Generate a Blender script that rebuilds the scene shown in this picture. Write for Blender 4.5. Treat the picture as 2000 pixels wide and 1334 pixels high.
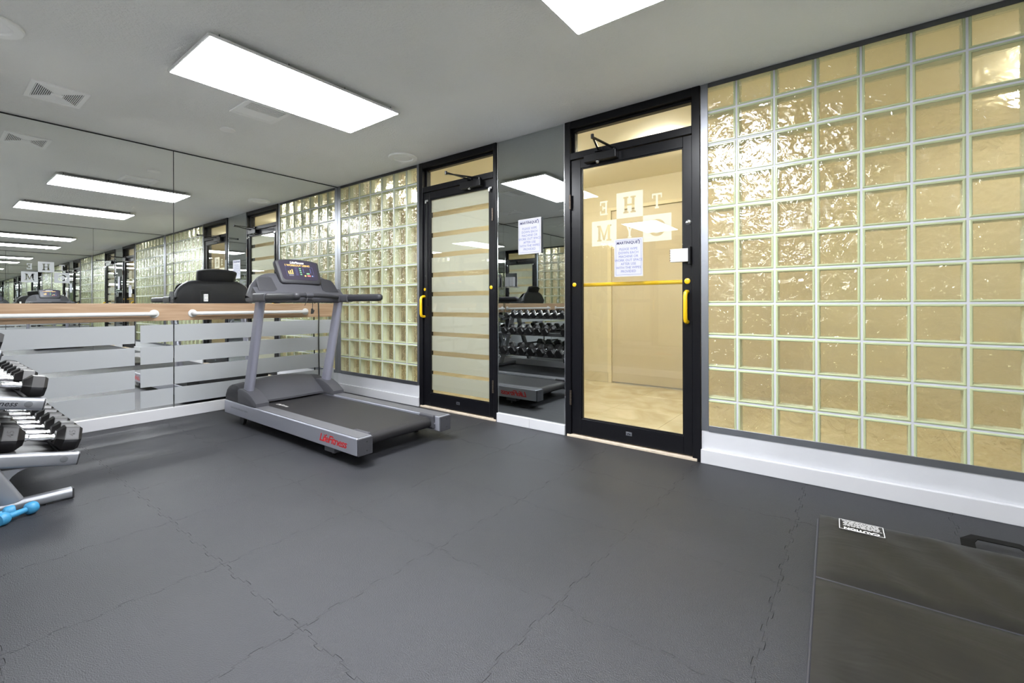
import bpy, bmesh, math, random
from mathutils import Vector, Matrix
from mathutils.geometry import tessellate_polygon, delaunay_2d_cdt
random.seed(7)
S = bpy.context.scene
COL = S.collection
for o in list(bpy.data.objects):
    bpy.data.objects.remove(o)

# ------------------------------------------------------------------ camera
H = 2.423            # ceiling height
W = 6.15             # room width (X), mirror wall at X=0, opposite mirror wall at X=W
D = 3.19             # room depth, door wall at Y=0, back wall at Y=-D
cam_d = bpy.data.cameras.new('camera')
cam = bpy.data.objects.new('camera', cam_d)
COL.objects.link(cam)
S.camera = cam
yaw, pitch, roll = 0.6487, 0.0011, -0.0027
cam_d.sensor_width = 36.0
cam_d.lens = 887.67 / 2000 * 36.0
cam_d.shift_x = 0.0
cam_d.shift_y = -(667 - 593.25) / 2000
cam_d.clip_start = 0.01
fwd = Vector((-math.sin(yaw) * math.cos(pitch), math.cos(yaw) * math.cos(pitch), math.sin(pitch)))
rgt = Vector((math.cos(yaw), math.sin(yaw), 0))
upv = rgt.cross(fwd)
r2 = rgt * math.cos(roll) + upv * math.sin(roll)
u2 = upv * math.cos(roll) - rgt * math.sin(roll)
cam.matrix_world = Matrix(((r2.x, u2.x, -fwd.x, 4.9304), (r2.y, u2.y, -fwd.y, -3.0693),
                           (r2.z, u2.z, -fwd.z, 1.0174), (0, 0, 0, 1)))

# ------------------------------------------------------------------ world, exposure
wd = bpy.data.worlds.new('world')
S.world = wd
wd.use_nodes = True
wd.node_tree.nodes['Background'].inputs[0].default_value = (0.8, 0.85, 0.9, 1)
wd.node_tree.nodes['Background'].inputs[1].default_value = 0.3
S.view_settings.view_transform = 'Standard'
S.view_settings.look = 'None'
S.view_settings.gamma = 1.0
S.view_settings.use_curve_mapping = False
S.view_settings.exposure = 0.18
S.cycles.use_denoising = True
S.cycles.max_bounces = 20
S.cycles.glossy_bounces = 14
S.cycles.transmission_bounces = 14
S.cycles.transparent_max_bounces = 24
S.cycles.diffuse_bounces = 5
S.cycles.sample_clamp_indirect = 40.0
PANEL_POWER = 44.0       # radiance of the LED ceiling panels
HALL_POWER = 52.0       # radiance of the corridor lamps, most of them added out of view

# ------------------------------------------------------------------ materials
M = {}

def lin(c):
    return tuple(((v / 255) / 12.92 if v / 255 <= 0.04045 else ((v / 255 + 0.055) / 1.055) ** 2.4) for v in c)

def mat(name, col, rough=0.5, metal=0.0, spec=0.5, bump=None, var=None, coat=0.0, objvar=0.0):
    m = bpy.data.materials.new(name)
    m.use_nodes = True
    nt = m.node_tree
    b = nt.nodes['Principled BSDF']
    b.inputs['Base Color'].default_value = (*col, 1)
    b.inputs['Roughness'].default_value = rough
    b.inputs['Metallic'].default_value = metal
    b.inputs['Specular IOR Level'].default_value = spec
    b.inputs['Specular Tint'].default_value = (0.93, 0.935, 1.0, 1) if name == 'rubber_floor' else (1, 1, 1, 1)
    b.inputs['Coat Weight'].default_value = coat
    tc = nt.nodes.new('ShaderNodeTexCoord')
    if bump:
        n = nt.nodes.new('ShaderNodeTexNoise')
        n.inputs['Scale'].default_value = bump[0]
        n.inputs['Detail'].default_value = bump[2] if len(bump) > 2 else 4
        nt.links.new(tc.outputs['Object'], n.inputs['Vector'])
        bp = nt.nodes.new('ShaderNodeBump')
        bp.inputs['Strength'].default_value = bump[1]
        bp.inputs['Distance'].default_value = bump[3] if len(bump) > 3 else 0.01
        nt.links.new(n.outputs['Fac'], bp.inputs['Height'])
        nt.links.new(bp.outputs['Normal'], b.inputs['Normal'])
    if var or objvar:
        mx = nt.nodes.new('ShaderNodeHueSaturation')
        mx.inputs['Color'].default_value = (*col, 1)
        mr = nt.nodes.new('ShaderNodeMapRange')
        if var:
            n = nt.nodes.new('ShaderNodeTexNoise')
            n.inputs['Scale'].default_value = var[0]
            n.inputs['Detail'].default_value = 5
            nt.links.new(tc.outputs['Object'], n.inputs['Vector'])
            nt.links.new(n.outputs['Fac'], mr.inputs['Value'])
            mr.inputs['From Min'].default_value = 0.3
            mr.inputs['From Max'].default_value = 0.7
            a = var[1]
        else:
            oi = nt.nodes.new('ShaderNodeObjectInfo')
            nt.links.new(oi.outputs['Random'], mr.inputs['Value'])
            a = objvar
        mr.inputs['To Min'].default_value = 1 - a
        mr.inputs['To Max'].default_value = 1 + a
        nt.links.new(mr.outputs['Result'], mx.inputs['Value'])
        nt.links.new(mx.outputs['Color'], b.inputs['Base Color'])
    M[name] = m
    return m

def emis(name, col, strength, back=0.6):
    m = bpy.data.materials.new(name)
    m.use_nodes = True
    b = m.node_tree.nodes['Principled BSDF']
    b.inputs['Base Color'].default_value = (back, back, back, 1)
    b.inputs['Emission Color'].default_value = (*col, 1)
    b.inputs['Emission Strength'].default_value = strength
    M[name] = m

def glass(name, tint, refr=0.0, bump=None, ior=1.45, rough=0.0, fres=1.45):
    """sheet glass: clear (optionally rippled) with Fresnel reflection"""
    m = bpy.data.materials.new(name)
    m.use_nodes = True
    nt = m.node_tree
    nt.nodes.remove(nt.nodes['Principled BSDF'])
    out = nt.nodes['Material Output']
    tr = nt.nodes.new('ShaderNodeBsdfTransparent')
    tr.inputs[0].default_value = (*tint, 1)
    gl = nt.nodes.new('ShaderNodeBsdfGlossy')
    gl.inputs['Roughness'].default_value = rough
    gl.inputs['Color'].default_value = (1, 1, 1, 1)
    fr = nt.nodes.new('ShaderNodeFresnel')
    fr.inputs['IOR'].default_value = fres
    ge = nt.nodes.new('ShaderNodeNewGeometry')      # same reflectance from either face of the sheet
    io = nt.nodes.new('ShaderNodeMapRange')
    io.inputs['To Min'].default_value = fres
    io.inputs['To Max'].default_value = 1.0 / fres
    nt.links.new(ge.outputs['Backfacing'], io.inputs['Value'])
    nt.links.new(io.outputs['Result'], fr.inputs['IOR'])
    mx = nt.nodes.new('ShaderNodeMixShader')
    nt.links.new(fr.outputs[0], mx.inputs[0])
    base = tr.outputs[0]
    nrm = None
    if bump:
        tc = nt.nodes.new('ShaderNodeTexCoord')
        oi = nt.nodes.new('ShaderNodeObjectInfo')
        va = nt.nodes.new('ShaderNodeVectorMath'); va.operation = 'MULTIPLY_ADD'
        cx = nt.nodes.new('ShaderNodeCombineXYZ')
        for i in range(3):
            nt.links.new(oi.outputs['Random'], cx.inputs[i])
        va.inputs[1].default_value = (0.6, 0.6, 0.6)
        nt.links.new(cx.outputs[0], va.inputs[0])
        nt.links.new(tc.outputs['Object'], va.inputs[2])
        n = nt.nodes.new('ShaderNodeTexNoise')
        n.inputs['Scale'].default_value = bump[0]
        n.inputs['Detail'].default_value = bump[2]
        n.inputs['Distortion'].default_value = 0.8
        nt.links.new(va.outputs[0], n.inputs['Vector'])
        bp = nt.nodes.new('ShaderNodeBump')
        bp.inputs['Strength'].default_value = bump[1]
        bp.inputs['Distance'].default_value = bump[3]
        nt.links.new(n.outputs['Fac'], bp.inputs['Height'])
        nrm = bp.outputs['Normal']
        nt.links.new(nrm, gl.inputs['Normal'])
        nt.links.new(nrm, fr.inputs['Normal'])
    if refr > 0:
        rf = nt.nodes.new('ShaderNodeBsdfRefraction')
        rf.inputs['Color'].default_value = (*tint, 1)
        rf.inputs['IOR'].default_value = ior
        rf.inputs['Roughness'].default_value = 0.0
        if nrm:
            nt.links.new(nrm, rf.inputs['Normal'])
        m2 = nt.nodes.new('ShaderNodeMixShader')
        m2.inputs[0].default_value = refr
        nt.links.new(tr.outputs[0], m2.inputs[1])
        nt.links.new(rf.outputs[0], m2.inputs[2])
        base = m2.outputs[0]
    nt.links.new(base, mx.inputs[1])
    nt.links.new(gl.outputs[0], mx.inputs[2])
    nt.links.new(mx.outputs[0], out.inputs[0])
    M[name] = m

def film(name, col, clear, trans):
    """frosted vinyl film: scatters light through and back, a little see-through"""
    m = bpy.data.materials.new(name)
    m.use_nodes = True
    nt = m.node_tree
    nt.nodes.remove(nt.nodes['Principled BSDF'])
    out = nt.nodes['Material Output']
    d = nt.nodes.new('ShaderNodeBsdfDiffuse'); d.inputs[0].default_value = (*col, 1)
    t = nt.nodes.new('ShaderNodeBsdfTranslucent'); t.inputs[0].default_value = (*col, 1)
    c = nt.nodes.new('ShaderNodeBsdfTransparent')
    a = nt.nodes.new('ShaderNodeMixShader'); a.inputs[0].default_value = trans
    b = nt.nodes.new('ShaderNodeMixShader'); b.inputs[0].default_value = clear
    nt.links.new(d.outputs[0], a.inputs[1]); nt.links.new(t.outputs[0], a.inputs[2])
    nt.links.new(a.outputs[0], b.inputs[1]); nt.links.new(c.outputs[0], b.inputs[2])
    nt.links.new(b.outputs[0], out.inputs[0])
    M[name] = m

# room
def floor_material():
    m = mat('rubber_floor', (0.02, 0.02, 0.022), 0.6, 0, 0.72)
    nt = m.node_tree
    b = nt.nodes['Principled BSDF']
    geo = nt.nodes.new('ShaderNodeNewGeometry')
    n1 = nt.nodes.new('ShaderNodeTexNoise'); n1.inputs['Scale'].default_value = 260; n1.inputs['Detail'].default_value = 3
    n2 = nt.nodes.new('ShaderNodeTexNoise'); n2.inputs['Scale'].default_value = 1.6; n2.inputs['Detail'].default_value = 6
    nt.links.new(geo.outputs['Position'], n1.inputs['Vector'])
    nt.links.new(geo.outputs['Position'], n2.inputs['Vector'])
    bp = nt.nodes.new('ShaderNodeBump'); bp.inputs['Strength'].default_value = 0.8; bp.inputs['Distance'].default_value = 0.003
    nt.links.new(n1.outputs['Fac'], bp.inputs['Height'])
    nt.links.new(bp.outputs['Normal'], b.inputs['Normal'])
    cr = nt.nodes.new('ShaderNodeValToRGB')
    cr.color_ramp.elements[0].position = 0.3; cr.color_ramp.elements[0].color = (0.0085, 0.0090, 0.0108, 1)
    cr.color_ramp.elements[1].position = 0.75; cr.color_ramp.elements[1].color = (0.0150, 0.0157, 0.0185, 1)
    nt.links.new(n2.outputs['Fac'], cr.inputs['Fac'])
    oi = nt.nodes.new('ShaderNodeObjectInfo')
    mr = nt.nodes.new('ShaderNodeMapRange'); mr.inputs['To Min'].default_value = 0.92; mr.inputs['To Max'].default_value = 1.06
    nt.links.new(oi.outputs['Random'], mr.inputs['Value'])
    hs = nt.nodes.new('ShaderNodeHueSaturation')
    nt.links.new(cr.outputs['Color'], hs.inputs['Color']); nt.links.new(mr.outputs['Result'], hs.inputs['Value'])
    nt.links.new(hs.outputs['Color'], b.inputs['Base Color'])
    rr = nt.nodes.new('ShaderNodeMapRange'); rr.inputs['To Min'].default_value = 0.40; rr.inputs['To Max'].default_value = 0.62
    nt.links.new(n2.outputs['Fac'], rr.inputs['Value']); nt.links.new(rr.outputs['Result'], b.inputs['Roughness'])
floor_material()

def ceiling_material():
    m = mat('stipple_ceiling', (0.93, 0.93, 0.92), 0.9, 0, 0.2)
    nt = m.node_tree
    b = nt.nodes['Principled BSDF']
    geo = nt.nodes.new('ShaderNodeNewGeometry')
    n1 = nt.nodes.new('ShaderNodeTexNoise'); n1.inputs['Scale'].default_value = 75; n1.inputs['Detail'].default_value = 5
    n1.inputs['Roughness'].default_value = 0.65
    nt.links.new(geo.outputs['Position'], n1.inputs['Vector'])
    n2 = nt.nodes.new('ShaderNodeTexNoise'); n2.inputs['Scale'].default_value = 1.1; n2.inputs['Detail'].default_value = 3
    nt.links.new(geo.outputs['Position'], n2.inputs['Vector'])
    bp = nt.nodes.new('ShaderNodeBump'); bp.inputs['Distance'].default_value = 0.012
    mr = nt.nodes.new('ShaderNodeMapRange')
    mr.inputs['From Min'].default_value = 0.35; mr.inputs['From Max'].default_value = 0.6
    mr.inputs['To Min'].default_value = 0.45; mr.inputs['To Max'].default_value = 1.0
    nt.links.new(n2.outputs['Fac'], mr.inputs['Value']); nt.links.new(mr.outputs['Result'], bp.inputs['Strength'])
    nt.links.new(n1.outputs['Fac'], bp.inputs['Height'])
    nt.links.new(bp.outputs['Normal'], b.inputs['Normal'])
ceiling_material()

def wood_material():
    m = mat('oak_board', (0.6, 0.4, 0.24), 0.45)
    nt = m.node_tree
    b = nt.nodes['Principled BSDF']
    tc = nt.nodes.new('ShaderNodeTexCoord')
    mp = nt.nodes.new('ShaderNodeMapping'); mp.inputs['Scale'].default_value = (8, 1.2, 26)
    nt.links.new(tc.outputs['Object'], mp.inputs['Vector'])
    n = nt.nodes.new('ShaderNodeTexNoise'); n.inputs['Scale'].default_value = 2.2; n.inputs['Detail'].default_value = 6; n.inputs['Distortion'].default_value = 0.6
    nt.links.new(mp.outputs[0], n.inputs['Vector'])
    cr = nt.nodes.new('ShaderNodeValToRGB')
    cr.color_ramp.elements[0].position = 0.3; cr.color_ramp.elements[0].color = (*lin((158, 126, 96)), 1)
    cr.color_ramp.elements[1].position = 0.7; cr.color_ramp.elements[1].color = (*lin((186, 158, 130)), 1)
    nt.links.new(n.outputs['Fac'], cr.inputs['Fac']); nt.links.new(cr.outputs['Color'], b.inputs['Base Color'])
wood_material()

def marble_material():
    m = mat('beige_marble', (0.7, 0.6, 0.4), 0.12)
    nt = m.node_tree
    b = nt.nodes['Principled BSDF']
    geo = nt.nodes.new('ShaderNodeNewGeometry')
    n = nt.nodes.new('ShaderNodeTexNoise'); n.inputs['Scale'].default_value = 3.0; n.inputs['Detail'].default_value = 8; n.inputs['Distortion'].default_value = 1.4
    nt.links.new(geo.outputs['Position'], n.inputs['Vector'])
    cr = nt.nodes.new('ShaderNodeValToRGB')
    cr.color_ramp.elements[0].position = 0.32; cr.color_ramp.elements[0].color = (*lin((206, 192, 158)), 1)
    cr.color_ramp.elements[1].position = 0.68; cr.color_ramp.elements[1].color = (*lin((230, 219, 190)), 1)
    nt.links.new(n.outputs['Fac'], cr.inputs['Fac']); nt.links.new(cr.outputs['Color'], b.inputs['Base Color'])
marble_material()

mat('mirror_silver', (0.90, 0.915, 0.90), 0.0, 1.0)
mat('mirror_grey', (0.49, 0.515, 0.51), 0.0, 1.0)
mat('mirror_backing', (0.015, 0.015, 0.016), 0.6)
mat('frost_on_mirror', lin((168, 171, 174)), 0.35, 0, 0.5)
mat('white_paint', lin((200, 201, 206)), 0.4, 0, 0.5, var=(3.0, 0.04))
mat('white_trim', lin((204, 204, 208)), 0.35)
mat('mortar', lin((196, 197, 204)), 0.7)
mat('aluminium', (0.28, 0.29, 0.32), 0.42, 1.0, bump=(60, 0.04))
mat('dark_aluminium', (0.12, 0.125, 0.135), 0.35, 1.0)
mat('chrome', (0.82, 0.82, 0.84), 0.12, 1.0)
mat('black_frame', (0.0045, 0.0045, 0.0062), 0.3, 0, 0.28)
mat('black_metal', (0.005, 0.005, 0.006), 0.32, 0.0, 0.3)
mat('bronze_hinge', (0.10, 0.08, 0.065), 0.45, 0.8)
mat('yellow_paint', lin((214, 172, 6)), 0.3, 0, 0.5, coat=0.2)
mat('hall_wall', lin((222, 211, 182)), 0.6)
mat('hall_ceiling', lin((242, 234, 212)), 0.8)
mat('hall_door', lin((214, 201, 174)), 0.45)
mat('hall_trim', lin((232, 220, 188)), 0.4)
mat('joint_dark', lin((150, 130, 95)), 0.8)
mat('stone_sill', lin((205, 190, 170)), 0.5, var=(25, 0.12))
mat('subfloor', (0.006, 0.006, 0.006), 0.9)
mat('plastic_white', lin((214, 214, 213)), 0.4)
mat('ceiling_cap', (0.95, 0.95, 0.94), 0.6)
mat('vent_paint', (0.95, 0.95, 0.95), 0.5)
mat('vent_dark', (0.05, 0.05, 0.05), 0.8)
mat('paper', (0.45, 0.45, 0.475), 0.35)
mat('ink_navy', lin((26, 28, 84)), 0.6)
mat('ink_blue', lin((88, 96, 158)), 0.6)
mat('ink_dark', lin((30, 30, 40)), 0.6)
mat('block_rim', lin((180, 188, 150)), 0.15, 0, 0.6)
mat('block_side', lin((222, 228, 206)), 0.2, 0, 0.6)
glass('block_pane', (0.955, 0.965, 0.92), 0.5, (13.0, 0.30, 2.5, 0.05), 1.3, fres=1.62)
glass('clear_pane', (0.97, 0.98, 0.955))
glass('clear_plastic', (0.96, 0.97, 0.97))
film('frost_film', (0.60, 0.60, 0.55), 0.06, 0.5)
film('frost_letter', (0.84, 0.84, 0.80), 0.03, 0.5)
# equipment
mat('tm_silver', lin((176, 178, 190)), 0.34, 0.55)
mat('tm_upright', lin((150, 150, 164)), 0.33, 0.35)
mat('tm_grey', lin((66, 66, 71)), 0.45, 0, 0.4, bump=(240, 0.12))
mat('tm_dark', lin((42, 42, 46)), 0.5, 0, 0.4, bump=(240, 0.12))
mat('tm_deck', lin((88, 88, 92)), 0.5)
mat('tm_belt', lin((40, 39, 41)), 0.45, 0, 0.35, bump=(420, 0.25), var=(3, 0.10))
mat('tm_black', (0.012, 0.012, 0.013), 0.35)
mat('screen_face', (0.035, 0.030, 0.045), 0.25)
mat('red_ink', lin((205, 20, 25)), 0.4)
mat('white_ink', (0.85, 0.85, 0.85), 0.5)
mat('grey_ink', lin((95, 95, 105)), 0.5)
emis('led_orange', (1.0, 0.55, 0.03), 1.3, 0.1)
emis('led_green', (0.12, 0.75, 0.22), 0.7, 0.1)
emis('led_red', (0.9, 0.05, 0.04), 0.8, 0.1)
emis('led_blue', (0.25, 0.45, 0.95), 0.7, 0.1)
emis('led_panel', (0.945, 0.965, 1.0), PANEL_POWER, 0.8)
emis('hall_fill_lamp', (1.0, 0.95, 0.84), HALL_POWER, 0.8)
mat('db_rubber', (0.013, 0.012, 0.0125), 0.33, 0, 0.5)
mat('db_plate', (0.045, 0.044, 0.048), 0.35, 0.0)
mat('rack_silver', lin((146, 148, 154)), 0.32, 0.6)
mat('rack_dark', (0.03, 0.03, 0.032), 0.4, 0.2)
mat('rack_plug', lin((92, 94, 98)), 0.5)
mat('blue_vinyl', lin((56, 130, 172)), 0.4, 0, 0.4, bump=(180, 0.1))
mat('cord_rubber', (0.012, 0.012, 0.012), 0.5)

def vinyl_material():
    m = mat('mat_vinyl', lin((27, 26, 25)), 0.42, 0, 0.35)
    nt = m.node_tree
    b = nt.nodes['Principled BSDF']
    tc = nt.nodes.new('ShaderNodeTexCoord')
    mp = nt.nodes.new('ShaderNodeMapping'); mp.inputs['Rotation'].default_value = (0, 0, 0.9); mp.inputs['Scale'].default_value = (1.0, 2.2, 1.0)
    nt.links.new(tc.outputs['Object'], mp.inputs['Vector'])
    n = nt.nodes.new('ShaderNodeTexNoise'); n.inputs['Scale'].default_value = 3.2; n.inputs['Detail'].default_value = 3; n.inputs['Distortion'].default_value = 0.5
    nt.links.new(mp.outputs[0], n.inputs['Vector'])
    bp = nt.nodes.new('ShaderNodeBump'); bp.inputs['Strength'].default_value = 0.16; bp.inputs['Distance'].default_value = 0.03
    nt.links.new(n.outputs['Fac'], bp.inputs['Height']); nt.links.new(bp.outputs['Normal'], b.inputs['Normal'])
vinyl_material()
mat('mat_seam', lin((52, 52, 58)), 0.4)
mat('mat_strap', (0.003, 0.003, 0.003), 0.7, 0, 0.2)

# ------------------------------------------------------------------ mesh helpers
BASE = {}

def newbm():
    return bmesh.new()

def box(bm, x0, x1, y0, y1, z0, z1, bev=0.0, seg=2):
    vs = [bm.verts.new(v) for v in ((x0, y0, z0), (x1, y0, z0), (x1, y1, z0), (x0, y1, z0),
                                    (x0, y0, z1), (x1, y0, z1), (x1, y1, z1), (x0, y1, z1))]
    fs = [bm.faces.new([vs[i] for i in f]) for f in ((0, 3, 2, 1), (4, 5, 6, 7), (0, 1, 5, 4), (1, 2, 6, 5), (2, 3, 7, 6), (3, 0, 4, 7))]
    if bev > 0:
        es = list({e for f in fs for e in f.edges})
        bmesh.ops.bevel(bm, geom=es, offset=bev, segments=seg, profile=0.5, affect='EDGES')
    return vs

def loft(bm, secs, cap=True, closed=True):
    rings = [[bm.verts.new(p) for p in s] for s in secs]
    n = len(rings[0])
    for a, b in zip(rings[:-1], rings[1:]):
        for i in range(n if closed else n - 1):
            j = (i + 1) % n
            bm.faces.new((a[i], a[j], b[j], b[i]))
    if cap:
        bm.faces.new(list(reversed(rings[0])))
        bm.faces.new(rings[-1])
    return rings

def frame_of(d):
    d = d.normalized()
    a = Vector((0, 0, 1)) if abs(d.z) < 0.9 else Vector((1, 0, 0))
    u = d.cross(a).normalized()
    v = d.cross(u).normalized()
    return u, v

def tube(bm, pts, r, seg=12, cap=True):
    pts = [Vector(p) for p in pts]
    rs = r if isinstance(r, (list, tuple)) else [r] * len(pts)
    secs = []
    u = None
    for i, p in enumerate(pts):
        d = (pts[min(i + 1, len(pts) - 1)] - pts[max(i - 1, 0)])
        if u is None:
            u, v = frame_of(d)
        else:
            dn = d.normalized()
            u = (u - dn * u.dot(dn)).normalized()
            v = dn.cross(u)
        if i == 0:
            v = d.normalized().cross(u)
        secs.append([p + (u * math.cos(2 * math.pi * k / seg) + v * math.sin(2 * math.pi * k / seg)) * rs[i] for k in range(seg)])
    loft(bm, secs, cap)

def cyl(bm, p0, p1, r, seg=20):
    tube(bm, [p0, p1], r, seg)

def lathe(bm, c, axis, prof, seg=24):
    """prof: list of (distance along axis, radius)"""
    c = Vector(c); ax = Vector(axis).normalized()
    u, v = frame_of(ax); v = ax.cross(u)
    secs = [[c + ax * t + (u * math.cos(2 * math.pi * k / seg) + v * math.sin(2 * math.pi * k / seg)) * max(r, 1e-4) for k in range(seg)] for t, r in prof]
    loft(bm, secs, True)

def prism(bm, pts, vec):
    """pts: planar outline (3D), extruded by vec"""
    vec = Vector(vec)
    loft(bm, [[Vector(p) for p in pts], [Vector(p) + vec for p in pts]])

def arc(cx, cy, r, a0, a1, n):
    return [(cx + r * math.cos(math.radians(a0 + (a1 - a0) * i / n)), cy + r * math.sin(math.radians(a0 + (a1 - a0) * i / n))) for i in range(n + 1)]

def rrect(w, h, r, n=4):
    p = []
    for sx, sy, a in ((1, 1, 0), (-1, 1, 90), (-1, -1, 180), (1, -1, 270)):
        p += arc(sx * (w / 2 - r), sy * (h / 2 - r), r, a, a + 90, n)
    return p

def obj(name, bm, mt, parent=None, smooth=False, label=None, loc=None, local=False):
    me = bpy.data.meshes.new(name)
    bmesh.ops.recalc_face_normals(bm, faces=bm.faces)
    o = bpy.data.objects.new(name, me)
    if parent is not None:
        base = BASE[parent.name]
        if not local:
            bmesh.ops.translate(bm, verts=bm.verts, vec=-base)
        o.parent = parent
        BASE[o.name] = base.copy()
    else:
        L = Vector(loc) if loc else Vector((0, 0, 0))
        if not local:
            bmesh.ops.translate(bm, verts=bm.verts, vec=-L)
        o.location = L
        BASE[o.name] = L
    bm.to_mesh(me)
    bm.free()
    for m in (mt if isinstance(mt, (list, tuple)) else [mt]):
        me.materials.append(M[m])
    if smooth:
        for p in me.polygons:
            p.use_smooth = True
        try:
            me.set_sharp_from_angle(angle=math.radians(40))
        except Exception:
            pass
    COL.objects.link(o)
    if label:
        o['label'] = label
    return o

def empty(name, loc=(0, 0, 0), rot=(0, 0, 0)):
    o = bpy.data.objects.new(name, None)
    o.empty_display_size = 0.1
    o.location = loc
    o.rotation_euler = rot
    COL.objects.link(o)
    BASE[o.name] = Vector(loc)
    return o

def tag(o, label, cat=None, group=None, kind=None):
    o['label'] = label
    if cat:
        o['category'] = cat
    if group:
        o['group'] = group
    if kind:
        o['kind'] = kind
    return o

def struct(name, bm, mt, label, cat, parent=None):
    o = obj(name, bm, mt, parent)
    return tag(o, label, cat, kind='structure')

def copy_tree(o, parent=None):
    c = o.copy()
    COL.objects.link(c)
    c.parent = parent
    BASE[c.name] = BASE.get(o.name, Vector((0, 0, 0))).copy()
    for ch in list(o.children):
        copy_tree(ch, c)
    return c

def text_bm(s, size, mtx, shear=0.0, align='CENTER', bold=0.0, space=1.0, line=1.0, res=2):
    cu = bpy.data.curves.new('t', 'FONT')
    cu.body = s
    cu.size = size
    cu.shear = shear
    cu.align_x = align
    cu.align_y = 'CENTER'
    cu.offset = bold
    cu.space_character = space
    cu.space_line = line
    cu.resolution_u = res
    cu.fill_mode = 'FRONT'
    t = bpy.data.objects.new('t', cu)
    COL.objects.link(t)
    dg = bpy.context.evaluated_depsgraph_get()
    me = bpy.data.meshes.new_from_object(t.evaluated_get(dg))
    bm = newbm()
    bm.from_mesh(me)
    bm.transform(mtx)
    bpy.data.objects.remove(t)
    bpy.data.curves.remove(cu)
    bpy.data.meshes.remove(me)
    return bm

def plane_mtx(o, xdir, ydir):
    x = Vector(xdir).normalized(); y = Vector(ydir).normalized(); z = x.cross(y); o = Vector(o)
    return Matrix(((x.x, y.x, z.x, o.x), (x.y, y.y, z.y, o.y), (x.z, y.z, z.z, o.z), (0, 0, 0, 1)))

def merge(bm, other):
    me = bpy.data.meshes.new('tmp')
    other.to_mesh(me)
    other.free()
    bm.from_mesh(me)
    bpy.data.meshes.remove(me)

# ================================================================== THE SETTING
# ---- ceiling
bm = newbm(); box(bm, -0.12, W + 0.12, -D - 0.12, 0.1, H, H + 0.1)
struct('ceiling', bm, 'stipple_ceiling', 'off-white stippled ceiling over the gym', 'ceiling')

# ---- floor of interlocking rubber tiles
bm = newbm(); box(bm, -0.12, W + 0.12, -D - 0.12, 0.1, -0.05, -0.006)
floor = struct('floor', bm, 'subfloor', 'charcoal rubber floor of interlocking puzzle tiles', 'floor')
T = 0.5855

def puzzle_edge(n=7, amp=0.011):
    pts = []
    for i in range(n):
        a = (i + 0.20) / n; b = (i + 0.36) / n; c = (i + 0.64) / n; d = (i + 0.80) / n
        s = amp if i % 2 == 0 else -amp
        w = 0.022 / n
        pts += [(b - w * 2, 0), (b - w * 5, s * 0.85), (b, s), (c, s), (c + w * 5, s * 0.85), (c + w * 2, 0)]
    return pts

PE = puzzle_edge()

def tile_outline(x0, y0):
    o = []
    o += [(x0 + t * T, y0 + s) for t, s in [(0, 0)] + PE]
    o += [(x0 + T + s, y0 + t * T) for t, s in [(0, 0)] + PE]
    o += [(x0 + t * T, y0 + T + s) for t, s in reversed(PE + [(1, 0)])]
    o += [(x0 + s, y0 + t * T) for t, s in reversed(PE + [(1, 0)])]
    return o

def inset_poly(o, g):
    n = len(o); r = []
    for i in range(n):
        p0, p1, p2 = Vector(o[i - 1]), Vector(o[i]), Vector(o[(i + 1) % n])
        d1 = (p1 - p0); d2 = (p2 - p1)
        if d1.length < 1e-7 or d2.length < 1e-7:
            r.append(p1); continue
        n1 = Vector((-d1.y, d1.x)).normalized(); n2 = Vector((-d2.y, d2.x)).normalized()
        m = (n1 + n2)
        m = m.normalized() if m.length > 1e-6 else n1
        r.append(p1 + m * g)
    return r

def tile_bm(x0, y0, ox, oy):
    b = newbm()
    pts = [(min(max(p.x, 0.002), W - 0.002), min(max(p.y, -D + 0.002), -0.002)) for p in inset_poly(tile_outline(x0, y0), 0.0008)]
    clean = []
    for p in pts:
        if not clean or (abs(p[0] - clean[-1][0]) + abs(p[1] - clean[-1][1])) > 1e-5:
            clean.append(p)
    top = [b.verts.new((p[0] - ox, p[1] - oy, 0.0)) for p in clean]
    bot = [b.verts.new((p[0] - ox, p[1] - oy, -0.006)) for p in clean]
    for tri in tessellate_polygon([[v.co for v in top]]):
        try:
            b.faces.new([top[k] for k in tri])
        except ValueError:
            pass
    for i in range(len(top)):
        j = (i + 1) % len(top)
        b.faces.new((top[i], bot[i], bot[j], top[j]))
    return b

shared_tile = None
nx0 = 4.70 - 8 * T - T
for i in range(-1, 12):
    for j in range(-1, 6):
        x0 = 4.70 - 8 * T + i * T
        y0 = -1.165 - 4 * T + j * T
        if x0 + T < 0.02 or x0 > W - 0.02 or y0 + T < -D + 0.02 or y0 > -0.03:
            continue
        inner = x0 > 0.03 and x0 + T < W - 0.03 and y0 > -D + 0.03 and y0 + T < -0.03
        if inner and shared_tile:
            t = bpy.data.objects.new('rubber_tile', shared_tile)
            t.parent = floor
            t.location = (x0, y0, 0)
            COL.objects.link(t)
        else:
            t = obj('rubber_tile', tile_bm(x0, y0, x0, y0), 'rubber_floor', floor, local=True)
            t.location = (x0, y0, 0)
            if inner:
                shared_tile = t.data

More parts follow.
